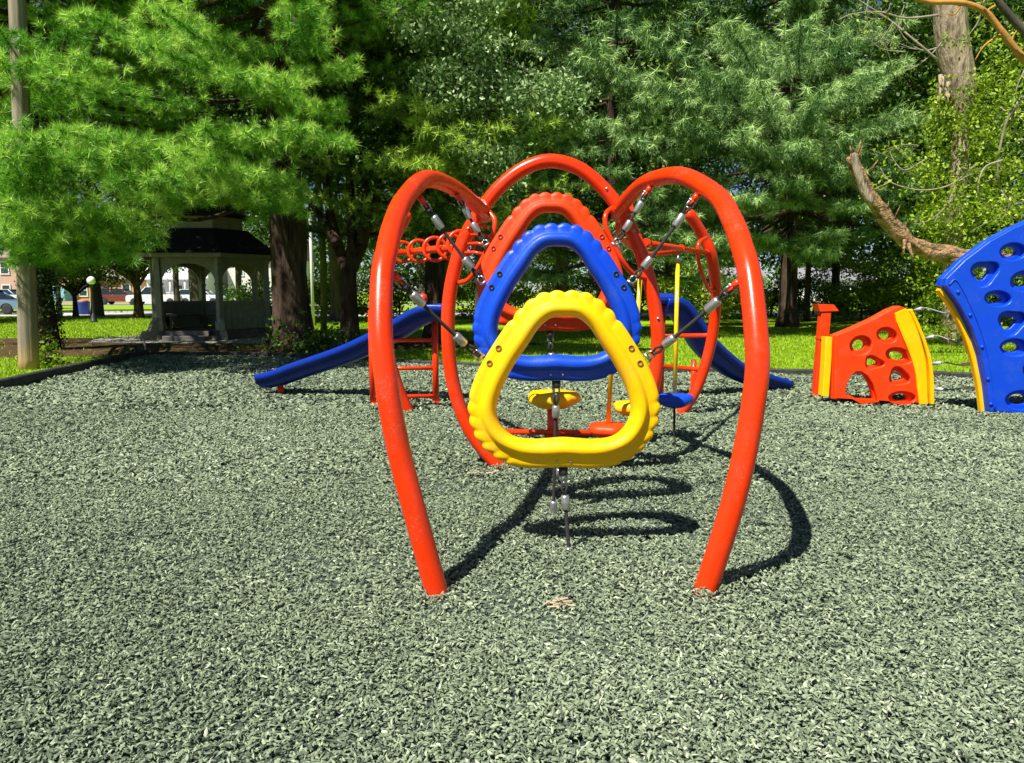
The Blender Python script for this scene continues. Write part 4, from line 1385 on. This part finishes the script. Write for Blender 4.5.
def trunk(mb, base, top, r, seg=22, flare=1.5, n=26, lean=None, f=ridged, tip=.25):
    base = Vector(base); top = Vector(top)
    ctl = [base, base.lerp(top, .33) + (lean or Vector((0, 0, 0))), base.lerp(top, .66) + (lean or Vector((0, 0, 0))) * .6, top]
    P = spline(ctl, n // 3)
    rs = []
    for i, p in enumerate(P):
        t = i / (len(P) - 1)
        rs.append(r * ((1 - t) * (1 - tip) + tip) * (1 + (flare - 1) * math.exp(-max(0, p.z) / .35)))
    mb.tube(P, rs, seg, noisef=f)
    return P


def pine(name, lab, base, h, r, m, mbk, z0, R, whorls, per, seed, tspec, targets=(), group='pines round the playground', twig=1.0, step=.16, tstep=.14,
         arc=None, tone=.5, droop=0.0, sag=.25, topR=.25, upn=.45, start=.3):
    rg = random.Random(seed)
    base = Vector(base)
    root = thing(name, base, lab, 'tree', group)
    mb = MB(); P = trunk(mb, base - Vector((0, 0, .15)), base + Vector((rg.uniform(-.3, .3), rg.uniform(-.3, .3), h)), r)
    mb.build('trunk', mbk, root)
    F_ = Fol(seed); F2 = Fol(seed + 1); bl_ = MB()
    zc = 1.5 + .385 * base.y
    def at(z):
        return min(P, key=lambda q: abs(q.z - z))
    for i in range(whorls):
        t = i / max(1, whorls - 1)
        z = z0 + (h - z0) * t ** 1.05
        rad = R * (1 - t * (1 - topR))
        a0 = rg.uniform(0, 2 * PI)
        for k in range(per):
            a = a0 + 2 * PI * k / per + rg.gauss(0, .25)
            if arc and not arc(a, z): continue
            rr = rad * rg.uniform(.7, 1.12)
            za = min(z + rg.uniform(-.3, .3), h - .3); A = at(za); A = Vector((A.x, A.y, za))
            B = A + Vector((math.cos(a) * rr, math.sin(a) * rr, rr * rg.uniform(-.16, .14)))
            bough(F_ if z < zc else F2, bl_, A, B, rg, twig_len=twig, step=step, tstep=tstep, tone=tone, droop=droop, sag=sag, r0=.03 + .012 * rr, up=upn, start=start)
    for (px, py, D) in targets:
        B = U(px, py, D)
        z = min(max(B.z + rg.uniform(.5, 1.6), 2.6), h - 1)
        A = at(z); A = Vector((A.x, A.y, z))
        bough(F_, bl_, A, B, rg, twig_len=twig * 1.1, step=step, tstep=tstep, tone=tone + .08, droop=droop, sag=sag * .7, r0=.06, start=.42, up=upn)
    bl_.build('limbs', mbk, root)
    k, L, wd, fwd = tspec
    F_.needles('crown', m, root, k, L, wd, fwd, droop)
    if F2.c: F2.needles('upper_shade_crown', m, root, 24, L * 1.5, wd * 4, fwd, droop)  # pine tops out of view, needles widened to block sun from below
    print(name, 'tufts', len(F_.c), 'tris', len(F_.c) * k)
    return root


# the big near pine whose boughs hang before the gazebo
b1 = G(293, 352)
tg = [(18, 132, 11.6), (60, 128, 11.4), (105, 138, 11.8), (150, 118, 12), (205, 128, 12), (250, 132, 12.3), (300, 128, 12.8), (335, 138, 13),
      (20, 178, 11.2), (62, 182, 11.0), (110, 176, 11.4), (160, 170, 11.8), (215, 168, 12.2), (255, 178, 12.4), (300, 204, 13.2), (270, 196, 12.8), (235, 190, 12.6),
      (8, 222, 11.2), (52, 222, 11.0), (92, 240, 11.4), (130, 222, 12), (152, 246, 12.2), (40, 262, 11.2), (110, 262, 11.8),
      (60, 40, 12), (150, 42, 12), (190, 62, 12), (235, 75, 12.4), (280, 78, 13), (170, 78, 12), (30, 70, 12.6), (110, 90, 12.2),
      (180, 8, 12.5), (240, 12, 12.6), (300, 5, 13), (90, 8, 12.5), (330, 20, 14), (-30, 150, 11.2), (-40, 200, 11), (-40, 80, 12), (-60, 110, 11),
      (345, 60, 14.5), (330, 95, 14), (200, 205, 12.4), (175, 150, 11.7), (75, 155, 11.2), (135, 150, 11.8), (270, 150, 12.4), (5, 195, 11.2), (120, 200, 11.6)]
tg = [(18, 136, 11.6), (60, 130, 11.4), (105, 140, 11.8), (150, 124, 12), (205, 128, 12), (250, 134, 12.3), (300, 128, 12.8), (335, 140, 13),
      (40, 184, 11.2), (110, 178, 11.4), (160, 172, 11.8), (215, 166, 12.2), (255, 172, 12.4), (302, 206, 13.2), (268, 198, 12.8), (235, 186, 12.6),
      (140, 196, 12),
      (150, 44, 12), (190, 62, 12), (235, 72, 12.4), (285, 78, 13), (160, 8, 12), (40, 76, 12.6),
      (240, 8, 12.6), (310, 5, 13), (80, 14, 12.5), (-30, 150, 11.2), (-40, 200, 11), (-40, 80, 12), (350, 66, 14.5), (330, 104, 14), (75, 155, 11.2), (180, 150, 11.8), (5, 160, 11.2)]
pine('pine_tree', 'large pine right of the gazebo, its bright yellow-green boughs hanging over the left', b1, 17, .46, LN1, mbark, 7.8, 6.0,
     13, 9, 3, (80, .175, .0043, .55), [t_ for i_, t_ in enumerate(tg) if i_ % 5 != 3], twig=.68, step=.20, tstep=.21, tone=.50)
# ivy-clad pine behind the wooden pole
b2 = Vector((U(44, 340, 18.8).x, 18.8, 0))
pr2 = pine('pine_tree', 'dark ivy-clad pine standing right behind the wooden pole', b2, 18, .27, LN1, mbark, 6.5, 6.0, 14, 9, 5, (66, .18, .0045, .55),
            [(30, 60, 13), (90, 60, 13.6), (0, 30, 13), (60, 100, 14), (8, 226, 12.6), (52, 222, 12.4), (92, 232, 12.6), (128, 226, 12.8), (118, 254, 12.9), (145, 238, 13.2), (38, 250, 12.8), (70, 208, 12.2),
             (105, 212, 12.4), (15, 196, 12.2), (-20, 240, 12.6), (85, 256, 13.0), (25, 125, 12.2), (20, 150, 12), (32, 176, 12), (24, 200, 12), (38, 150, 12.1), (8, 172, 12), (15, 228, 12), (36, 232, 12)],
            twig=.85, step=.26, tstep=.22, tone=.42)
F_ = Fol(9); rg = random.Random(4)
for i in range(420):
    z = rg.uniform(0.1, 4.2); a = rg.uniform(0, 2 * PI); q = .29 + rg.uniform(0, .14)
    F_.add((b2.x + q * math.cos(a), b2.y + q * math.sin(a), z), (0, 0, 1), rg.uniform(.1, .9))
F_.leaves('ivy', LB4, pr2, 9, .07, .05)


def broad(name, lab, base, h, r, m, mbk, crown, seed, nl, leaf, forks=6, group=None, cat='tree', low=None, flare=1.4, k=14, tone=.5, spread=.28, seg=14, branch_r=.5, leanv=None):
    """crown: list of ellipsoids (dx,dy,z,rx,ry,rz) relative to the base"""
    rg = random.Random(seed); base = Vector(base)
    root = thing(name, base, lab, cat, group)
    mb = MB(); zt = low if low else crown[0][2]
    P = trunk(mb, base - Vector((0, 0, .15)), base + Vector((0, 0, zt)) + (leanv or Vector((0, 0, 0))), r, seg=seg, flare=flare, tip=.6)
    top = P[-1]
    mb.build('trunk', mbk, root)
    bl_ = MB(); F_ = Fol(seed + 50)
    tot = sum(c[3] * c[4] * c[5] for c in crown)
    for (dx, dy, z, rx, ry, rz) in crown:
        cc = base + Vector((dx, dy, z))
        nb = max(2, int(forks))
        ends = []
        for i in range(nb):
            d = Vector((rg.gauss(0, 1), rg.gauss(0, 1), rg.gauss(.2, .8))).normalized()
            e = cc + Vector((d.x * rx, d.y * ry, d.z * rz)) * rg.uniform(.5, .9)
            st = P[int(len(P) * rg.uniform(.65, .999))]
            mid = st.lerp(e, .5) + Vector((rg.gauss(0, .2), rg.gauss(0, .2), rg.uniform(0, .4)))
            S = spline([st, mid, e], 5)
            bl_.tube(S, [r * branch_r * (1 - .85 * j / (len(S) - 1)) for j in range(len(S))], 6)
            ends.append(e)
        n = max(6, int(nl * (rx * ry * rz) / tot))
        # leaf sprays gathered in clumps so that gaps stay open
        ncl = max(5, n // 16)
        cl = []
        for i in range(ncl):
            d = Vector((rg.gauss(0, 1), rg.gauss(0, 1), rg.gauss(0, 1))).normalized() * (rg.random() ** .35)
            cl.append((cc + Vector((d.x * rx, d.y * ry, d.z * rz)), rg.gauss(0, .13)))
        for i in range(n):
            c, tn = cl[i % ncl]
            s_ = min(rx, ry, rz) * .26
            F_.add(c + Vector((rg.gauss(0, s_ * 1.15), rg.gauss(0, s_ * 1.15), rg.gauss(0, s_ * .6))), (0, 0, 1), tone + tn)
    bl_.build('limbs', mbk, root)
    F_.leaves('crown', m, root, k, spread, leaf)
    return root


# dark forked tree and its neighbours behind the left slide
b3 = G(349, 345); 
GB = 'dark trees behind the playground'
r3 = thing('forked_tree', b3, 'dark forked broadleaf tree between the big pine trunk and the red frame', 'tree', GB)
mb = MB()
P = trunk(mb, b3 - Vector((0, 0, .1)), U(349, 268, b3.y), .24, tip=.9)
mb.build('trunk', mbark, r3)
mb = MB(); fk = U(349, 275, b3.y)
for lst in ([(349, 275), (338, 245), (328, 200), (322, 130), (318, 40)], [(349, 275), (352, 240), (350, 180), (356, 100), (350, 20)], [(349, 275), (362, 245), (374, 205), (392, 150), (410, 70)],
            [(338, 245), (326, 225), (312, 205)], [(362, 245), (366, 200), (362, 150)]):
    S = spline([U(x, y, b3.y + .3 * i) for i, (x, y) in enumerate(lst)], 5)
    mb.tube(S, [.17 * (1 - .6 * j / (len(S) - 1)) for j in range(len(S))], 10)
mb.build('limbs', mbark, r3)
F_ = Fol(31); rg = random.Random(31)
for i in range(1500):
    px, py = rg.uniform(300, 480), rg.triangular(-60, 235, 60)
    c = U(px, py, rg.uniform(b3.y - 1.2, b3.y + 3))
    F_.add(c, (0, 0, 1), rg.gauss(.35, .15))
F_.leaves('crown', LB2, r3, 12, .25, .075)
g = G(323.5, 340)
mb = MB(); mb.tube(spline([g, U(324, 290, g.y), U(322, 238, g.y), U(318, 180, g.y + .3), U(312, 60, g.y + .5)], 6), [.10] * 20 + [.08] * 5, 10)
props(mb.build('mossy_trunk', mmoss, org=g), 'thin moss-green trunk between the big pine trunk and the forked tree', 'tree')
# low plants at the foot of the trees
for i, (px, py, s, lb) in enumerate([(338, 352, .5, 'leafy plant at the foot of the forked tree'), (310, 352, .6, 'leafy undergrowth right of the big pine trunk'), (283, 350, .5, 'leafy undergrowth at the left foot of the big pine trunk'), (46, 362, .35, 'small weed right beside the foot of the wooden pole')]):
    g = G(px, py + 3); F_ = Fol(80 + i); rg = random.Random(i)
    for k in range(int(60 * s / .5)): F_.add(g + Vector((rg.gauss(0, s * .5), rg.gauss(0, s * .4), abs(rg.gauss(.2, .2 * s / .4)))), (0, 0, 1), rg.uniform(.1, .8))
    pl = thing('low_plant', g, lb, 'plant', 'small plants under the trees')
    F_.leaves('foliage', LB2 if i < 3 else LB3, pl, 7, .09, .06)
    mb = MB()
    for k in range(5): mb.tube([g, g + Vector((rg.gauss(0, .15), rg.gauss(0, .1), s * .7))], .008, 5)
    mb.build('stem', mbark2, pl)

# pines in the middle and on the right
pine('pine_tree', 'tall dark pine rising behind the middle of the red frame', (-2.2, 21.5, 0), 17, .33, LN3, mbark, 3.4, 4.6, 15, 8, 12, (34, .19, .0075, .45),
     [(395, 98, 15.4), (430, 108, 15.2), (470, 128, 15.4), (420, 160, 15), (465, 150, 15), (500, 126, 15.2), (540, 122, 15.6), (380, 160, 15.4), (445, 135, 15), (570, 128, 16.5), (400, 15, 18), (350, 30, 17.5)], twig=1.0, step=.30, tstep=.22, tone=.58)
b4 = G(787.5, 327)
pine('pine_tree', 'broad soft-needled pine with a bare dark trunk in the lawn right of the frame', b4, 19, .36, LN2, mbark, 4.6, 7.6, 12, 7, 21, (34, .29, .0110, .50),
     [(600, 60, 22), (650, 75, 21.5), (700, 70, 21), (760, 80, 21), (820, 90, 21), (870, 70, 22), (905, 110, 23), (680, 120, 22), (740, 130, 21.5), (800, 140, 21.5), (860, 130, 22.5), (900, 150, 24),
      (740, 195, 22), (760, 235, 24), (825, 250, 24), (860, 205, 24), (700, 190, 23), (640, 30, 22), (720, 20, 21), (800, 20, 21.5), (860, 20, 23), (900, 60, 24), (790, 180, 22.5), (835, 230, 23.5), (850, 170, 23), (720, 245, 25)],
     twig=.85, step=.27, tstep=.27, tone=.50, droop=.45, upn=.15, sag=.3, start=.45)
pine('pine_tree', 'blue-green white pine behind the right half of the red hoop', (3.3, 25.5, 0), 17, .30, LN2, mbark, 2.6, 4.8, 11, 7, 24, (32, .27, .0110, .50),
     [(590, 40, 21.5), (560, 90, 22), (600, 120, 21.5), (570, 60, 21.5), (640, 140, 21), (610, 170, 21.5), (650, 190, 22), (690, 215, 22), (700, 262, 22.5), (690, 235, 22), (640, 250, 22.5), (575, 150, 22), (660, 100, 21.5), (630, 80, 21.5)],
     twig=.8, step=.27, tstep=.27, tone=.50, droop=.4, upn=.15, start=.4)
# pale-leaved young tree glimpsed in the middle
broad('young_tree', 'pale green broadleaf tree whose sunlit leaves show above the left of the red hoop', (-.75, 16.6, 0), 8, .09, LB1, mbark2,
      [(-.5, -.5, 6.5, 1.0, .8, 1.0), (.2, -.6, 5.6, 1.2, .7, .7), (1.4, -.4, 5.4, 1.1, .7, .5), (.4, -.6, 4.6, .7, .6, .7), (-.7, -.4, 7.7, 1.2, .9, .8), (.2, -.5, 3.8, .5, .5, .6)], 41, 1400, .056, forks=4, group=GB, k=13, tone=.68, spread=.17)

# ------------------------------------------------------------------ broken tree, torn limb and vines on the right
g = Vector((U(953, 330, 20.5).x, 20.5, 0))
bt = thing('broken_tree', g, 'pale vine-covered broken tree behind the climbing walls with bare twigs', 'tree')
P = [g - Vector((0, 0, .1)), U(952, 250, 20.5), U(958, 180, 20.5), U(962, 100, 20.5), U(954, 50, 20.5), U(948, 0, 20.5), U(943, -60, 20.5)]
P = spline(P, 6)
rs = []
for p in P:
    yy = 381.5 - (p.z - 1.5)
    z = p.z
    rs.append(.22 if z < 6.2 else (.22 + .17 * min(1, (z - 6.2) / .7)))
MB().tube(P, rs, 24, noisef=lambda p, a: ridged(p, a) + .10 * noise.noise(Vector((math.cos(a) * 3, math.sin(a) * 3, p.z * 2.2)))).build('trunk', mpaleb, bt)
# ragged splinters under the bark break
rg = random.Random(5)
for i in range(16):
    px = rg.uniform(940, 975); c = U(px, rg.uniform(70, 92), 20.3)
    MB().tube([c, c + Vector((rg.gauss(0, .05), -.03, -rg.uniform(.2, .7)))], [.06, .008], 6).build('splinter', mpaleb, bt)
twigs = [([(938, 60), (915, 40), (893, 22), (872, 8), (850, -5)], 18.5, .030), ([(893, 22), (880, 40), (868, 46)], 18.5, .015), ([(945, 45), (920, 50), (900, 30), (905, 5)], 18.6, .022),
         ([(940, 15), (905, 18), (880, 12), (852, 14), (838, 20)], 18.3, .028), ([(905, 52), (880, 48), (860, 30)], 18.4, .014), ([(948, 35), (930, 55), (912, 68), (895, 72)], 18.6, .02),
         ([(1024, 95), (1010, 113), (1003, 135), (998, 165), (1001, 190), (1024, 205)], 16.5, .035), ([(1010, 113), (1016, 130), (1024, 145)], 16.5, .022), ([(1003, 160), (985, 168), (978, 190), (985, 205), (1003, 210)], 16.5, .022),
         ([(1001, 190), (1010, 205), (1000, 222)], 16.5, .014), ([(975, 165), (950, 185), (920, 190), (890, 182), (880, 168)], 17.5, .024), ([(955, 195), (940, 212), (925, 222), (912, 224)], 17.3, .018), ([(940, 212), (948, 230)], 17.3, .01),
         ([(890, 182), (872, 190), (864, 188)], 17.4, .014), ([(918, 145), (900, 145), (885, 150)], 18, .014), ([(950, 200), (960, 180), (985, 170)], 17, .016), ([(925, 160), (905, 170), (893, 160), (888, 148)], 17.6, .014), ([(1003, 210), (1014, 218), (1024, 214)], 16.5, .012), ([(998, 165), (1010, 172), (1024, 168)], 16.5, .012),
         ([(1024, 70), (1016, 92), (1018, 120)], 16.2, .018), ([(985, 0), (978, 22), (965, 40)], 16.3, .02), ([(965, 40), (950, 38)], 16.3, .012), ([(870, -5), (868, 20), (885, 45), (893, 70)], 18.2, .014)]
for lst, D, r in twigs:
    MBt = MB()
    S = spline([U(x + rg.uniform(-1, 1), y, D + rg.uniform(-.1, .1) + .08 * i) for i, (x, y) in enumerate(lst)], 6)
    MBt.tube(S, [r * (1 - .65 * j / (len(S) - 1)) for j in range(len(S))], 7)
    for q in range(3):
        j = rg.randrange(3, len(S) - 1); p = S[j]
        e = p + Vector((rg.gauss(0, .25), rg.gauss(0, .2), rg.gauss(0, .22)))
        MBt.tube(spline([p, p.lerp(e, .5) + Vector((rg.gauss(0, .04), 0, rg.gauss(0, .04))), e], 3), r * .3, 5)
    MBt.build('twig', mtwig, bt)

F_ = Fol(60); rg = random.Random(60)
for i in range(1300):   # vines climbing the trunk, and spilling out sideways
    z = rg.uniform(.2, 7.0); a = rg.uniform(0, 2 * PI); q = .35 + abs(rg.gauss(0, .35 if z < 6 else .2))
    c = min(P, key=lambda s_: abs(s_.z - z))
    F_.add((c.x + q * math.cos(a), c.y + q * math.sin(a), z), (0, 0, 1), rg.gauss(.6, .2))
for lst, D, r in twigs[6:]:
    for q in range(10):
        (xa, ya), (xb, yb) = lst[min(len(lst) - 2, q % (len(lst) - 1))], lst[min(len(lst) - 1, q % (len(lst) - 1) + 1)]
        t_ = rg.random(); F_.add(U(xa + (xb - xa) * t_, ya + (yb - ya) * t_, D + .15) + Vector((rg.gauss(0, .1), 0, rg.gauss(0, .1))), (0, 0, 1), rg.gauss(.7, .15))
for (px, py, rx, ry, n) in [(990, 110, 30, 45, 240), (1010, 60, 25, 35, 150), (940, 120, 16, 25, 90), (1005, 190, 30, 40, 240), (960, 215, 50, 18, 230), (1000, 250, 40, 14, 170), (925, 170, 18, 18, 70)]:
    for i in range(n):
        a = rg.uniform(0, 2 * PI); q = rg.random() ** .5
        if rg.random() < .2: continue
        F_.add(U(px + rx * q * math.cos(a), py + ry * q * math.sin(a), rg.uniform(19.0, 21.5)), (0, 0, 1), rg.gauss(.62, .2))
F_.leaves('vine_leaves', LB3, bt, 6, .13, .055)

tl = thing('torn_limb', U(905, 240, 17), 'thick torn tree limb with exposed orange wood above the climbing walls', 'branch')
lp_ = [(851, 156), (862, 180), (877, 205), (893, 226), (912, 243), (940, 253), (975, 258), (1020, 262), (1065, 275), (1110, 320), (1125, 352)]
S = spline([U(x, y, 16.6 + .06 * i) for i, (x, y) in enumerate(lp_)], 7)
n = len(S)
MB().tube(S, [(.115 + .05 * min(1, i / 22)) for i in range(n)], 28, noisef=lambda p, a: 1 + .42 * noise.noise(Vector((math.cos(a) * 1.6, math.sin(a) * 1.6 + p.x * 2.2, p.z * 2.6))) + .07 * math.sin(7 * a + p.x * 2) + .2 * noise.noise(p * 6 + Vector((a, 0, 0)))).build('bark', mtorn, tl)
S2 = spline([U(x, y, 16.5) for x, y in [(853, 153), (857, 170), (864, 190), (872, 206)]], 5)
MB().tube(S2, [.05, .08] + [.09] * (len(S2) - 4) + [.07, .03], 12, noisef=lambda p, a: 1 + .15 * math.sin(5 * a + p.z * 3)).build('split_piece', mpaleb, tl)
for i in range(16):
    j = rg.randrange(0, 26); p = S[j] + Vector((rg.gauss(0, .08), -.12, rg.gauss(0, .08)))
    MB().tube([p, p + Vector((rg.gauss(0, .10), rg.gauss(0, .05), rg.gauss(0.05, .18)))], [.022, .003], 5).build('splinter', mtorn, tl)
for (x, y, x2, y2) in ((908, 243, 914, 262), (905, 240, 903, 256), (857, 158, 861, 140), (852, 156, 850, 146), (870, 172, 878, 160)):
    MB().tube([U(x, y, 16.6), U(x2, y2, 16.5)], [.05, .01], 6).build('splinter', mtorn, tl)
# orange branch reaching in at the top right
g = U(1180, 330, 14); g.z = 0
ot = thing('orange_barked_tree', g, 'orange-barked branch reaching in at the top right corner', 'tree')
MB().tube(spline([g, U(1175, 200, 14), U(1150, 120, 14)], 8), [.22] * 12 + [.16] * 5, 14, noisef=ridged).build('trunk', morange, ot)
S = spline([U(x, y, 13.9) for x, y in [(1150, 120), (1085, 95), (1045, 76), (1022, 57), (1003, 33), (985, 12), (962, 3), (928, 2), (905, -6)]], 6)
MB().tube(S, [(.085 - .05 * i / (len(S) - 1)) * (1 + .22 * noise.noise(q * 5)) for i, q in enumerate(S)], 14, noisef=lambda p, a: 1 + .16 * noise.noise(p * 14 + Vector((a, 0, 0)))).build('branch', morange, ot)
S = spline([U(x, y, 13.6) for x, y in [(1150, 120), (1080, 70), (1035, 40), (1005, 10), (985, -20)]], 6)
MB().tube(S, [.10 - .05 * i / (len(S) - 1) for i in range(len(S))], 12).build('branch', mbark2, ot)
for lst in ([(1022, 57), (1012, 40), (1024, 22)], [(985, 12), (1000, 2), (1010, -8)], [(1003, 33), (985, 45), (975, 60)], [(962, 3), (955, 14), (948, 14)]):
    S = spline([U(x, y, 13.9) for x, y in lst], 5); MB().tube(S, [.022 * (1 - .6 * j / (len(S) - 1)) for j in range(len(S))], 7).build('twig', morange, ot)
F_ = Fol(66)
for i in range(160): F_.add(U(rg.uniform(1030, 1230), rg.uniform(-120, 130), rg.uniform(13, 16)), (0, 0, 1), rg.gauss(.6, .2))
F_.leaves('crown', LB3, ot, 10, .3, .07)

# ------------------------------------------------------------------ trees and bushes farther back
GBK = 'trees far behind the playground'
back = [
    (-27, 38, 13, 'row tree at the far left behind the pole', LB2), (-20.5, 56, 15, 'tree across the street behind the gazebo roof', LB2), (-14, 33, 13, 'broad green tree rising behind the gazebo roof', LB2),
    (-8.5, 36, 15, 'tree directly behind the big pine trunk', LB2), (-3.0, 33, 14, 'tree behind the forked tree', LB2), (2.5, 37, 16, 'tree behind the middle of the red frame', LB2),
    (8.5, 40, 16, 'tree behind the right side of the red frame', LB2), (15, 41, 16, 'tree behind the bare pine trunk', LB2), (21, 37, 15, 'green tree above the orange climbing wall', LB2),
    (19.2, 31, 14, 'tall green tree behind the broken trunk', LB2), (26, 34, 15, 'tree at the right edge behind the blue wall', LB2), (31, 30, 13, 'tree beyond the right edge of the blue wall', LB2),
    (-24, 43, 15, 'tree showing between the ivy-clad pine and the gazebo roof', LB2), (-18.5, 44, 16, 'tall tree behind the left side of the gazebo roof', LB2), (19.5, 45, 15, 'tree behind the torn limb', LB2), (24.5, 44, 14, 'tree behind the broken tree and blue wall', LB2), (5.5, 47, 15, 'tree far behind the right leg of the hoop', LB2), (-1, 45, 15, 'tree far behind the orange ring', LB2),
    (-32, 30, 14, 'tree standing outside the left edge', LB2), (-44, 40, 15, 'second tree standing outside the left edge', LB2), (-52, 54, 16, 'third tree standing outside the left edge, across the street', LB2),
    (-35, 50, 14, 'tree at the far left across the street', LB2), (-6, 50, 17, 'tall tree far behind the big pine', LB2), (12, 56, 18, 'tall tree far behind the white pine', LB2), (28, 52, 18, 'tall tree far behind the broken tree', LB2), (-27, 60, 17, 'tall tree beyond the houses left of the gazebo', LB2)]
for i, (x, y, h, lab, m_) in enumerate(back):
    rg = random.Random(100 + i); h *= 1.3
    low = 3.6 if x < -10 else 2.8
    cr = [(0, 0, h * .52, 4.0, 3.2, h * .28), (-2.0, -.8, h * .42, 2.4, 2.2, 1.8), (2.1, -.6, h * .46, 2.4, 2.2, 2), (rg.uniform(-1, 1), -.5, h * .80, 3.6, 2.8, h * .17), (-1.8, 0, h * .66, 2.2, 2.2, 1.8), (2.0, .4, h * .68, 2.2, 2.0, 1.8)]
    if x > -10: cr += [(rg.uniform(-2.5, -1), -.4, h * .22, 2.4, 2, 1.4), (rg.uniform(1, 2.5), -.4, h * .24, 2.4, 2, 1.5)]
    broad('broadleaf_tree', lab, (x, y, 0), h, rg.uniform(.22, .34), m_, mbark2, cr, 200 + i, 3200, .13 if y > 45 else .11, forks=4, group=GBK, k=11, tone=.48, spread=.42, low=h * .5)
bush = [(725, 300, 40, 2.3, 1.6, LB3, 'yellow-green bush left of the bare pine trunk'), (690, 300, 38, 2, 1.5, LB3, 'green bush behind the right post of the red frame'), (640, 300, 40, 2.4, 1.8, LB3, 'green bush behind the hoop'),
        (560, 300, 42, 2.6, 1.9, LB3, 'pale bush seen through the blue ring'), (885, 300, 36, 2.6, 2.0, LB3, 'sunlit yellow-green bush above the orange wall'), (930, 300, 34, 2.2, 1.8, LB3, 'green bush between the two climbing walls'), (860, 300, 38, 1.5, 1.2, LB3, 'low sunlit bush beside the white house'),
        (480, 300, 40, 2.4, 1.7, LB3, 'bush seen between the hoop and the left leg'), (400, 300, 42, 2.8, 1.7, LB2, 'bush seen under the ring bar on the left'), (335, 300, 40, 2.0, 1.3, LB3, 'sunlit bush behind the forked tree'), (985, 300, 32, 2.6, 2.3, LB2, 'bush behind the blue climbing wall'),
        (812, 300, 46, 2.6, 1.5, LB2, 'green bush in front of the far white house'), (845, 300, 48, 2.4, 1.7, LB2, 'green bush at the right end of the far white house'), (770, 300, 44, 2, 1.2, LB2, 'low bush beside the bare pine trunk'), (255, 300, 40, 1.4, 1.1, LB2, 'bush right of the gazebo')]
for i, (px, py, D, rx, rz, m_, lab) in enumerate(bush):
    x = (px - 512) / FPX * D
    broad('bush', lab + (', far back' if False else ''), (x, D, 0), 2, .06, m_, mbark2, [(0, 0, rz * .95, rx, 1.2, rz), (rx * .5, 0, rz * .7, rx * .6, 1, rz * .7), (-rx * .5, 0, rz * .75, rx * .6, 1, rz * .75)], 300 + i, 380, .085, forks=3, group='bushes at the back of the lawn', cat='bush', k=11, tone=.55, spread=.22, low=.8, seg=8)
# lower-trunk tree with dark shape under its leaves, right of the white pine
broad('slender_tree', 'slender dark tree just right of the bare pine trunk', (G(806, 321).x, G(806, 321).y, 0), 8, .16, LB2, mbark, [(0, 0, 5.2, 2.2, 2, 1.5), (1.2, 0, 4.2, 1.6, 1.4, 1.0)], 400, 700, .11, group=GB, k=11)
# small trees near the street
g = G(76, 317.5)
broad('small_round_tree', 'small bright round-crowned tree beside the pale pole, left of the lamp post', (g.x, g.y, 0), 4, .14, LB3, mbark, [(0, 0, 2.6, 2.6, 1.8, .85), (-1.2, 0, 2.3, 1.5, 1.3, .6), (1.3, 0, 2.5, 1.5, 1.3, .65)], 410, 700, .075, group='small lawn trees', k=10, low=1.7)
g = G(139, 318.5)
broad('shade_tree', 'dark-trunked small lawn tree left of the gazebo', (g.x, g.y, 0), 6, .24, LB2, mbark, [(0, 0, 4.2, 3.2, 2.4, 1.7), (-1.8, 0, 3.2, 1.8, 1.6, .9), (1.8, 0, 3.3, 1.8, 1.6, .9)], 411, 1100, .085, group='small lawn trees', k=10, low=2.6)
g = G(266, 318)
t5 = broad('pale_trunked_tree', 'sunlit pale-barked twisted tree right of the gazebo', (g.x, g.y, 0), 6, .17, LB2, mpaleb, [(0, 0, 4.6, 2.2, 1.6, 1.4)], 412, 420, .09, group='small lawn trees', k=10, low=2.6, branch_r=.8, leanv=Vector((-.4, 0, 0)), forks=9)

# far-off wood closing the view, one mass
F_ = Fol(500); rg = random.Random(500)
for i in range(9000):
    x = rg.uniform(-120, 120)
    hh_ = 11 + 4 * math.sin(x * .21) + 2.5 * math.sin(x * .53 + 1)
    z = hh_ * rg.random() ** .8
    F_.add((x, 112 + rg.uniform(-3, 6) + 3 * math.sin(x * .4), z), (0, 0, 1), rg.gauss(.45, .15))
o = F_.leaves('far_wood', LB2, None, 7, .8, .42)
props(o, 'distant wood closing the view behind the houses', 'woods', kind='stuff')
print('objects', len(bpy.data.objects))
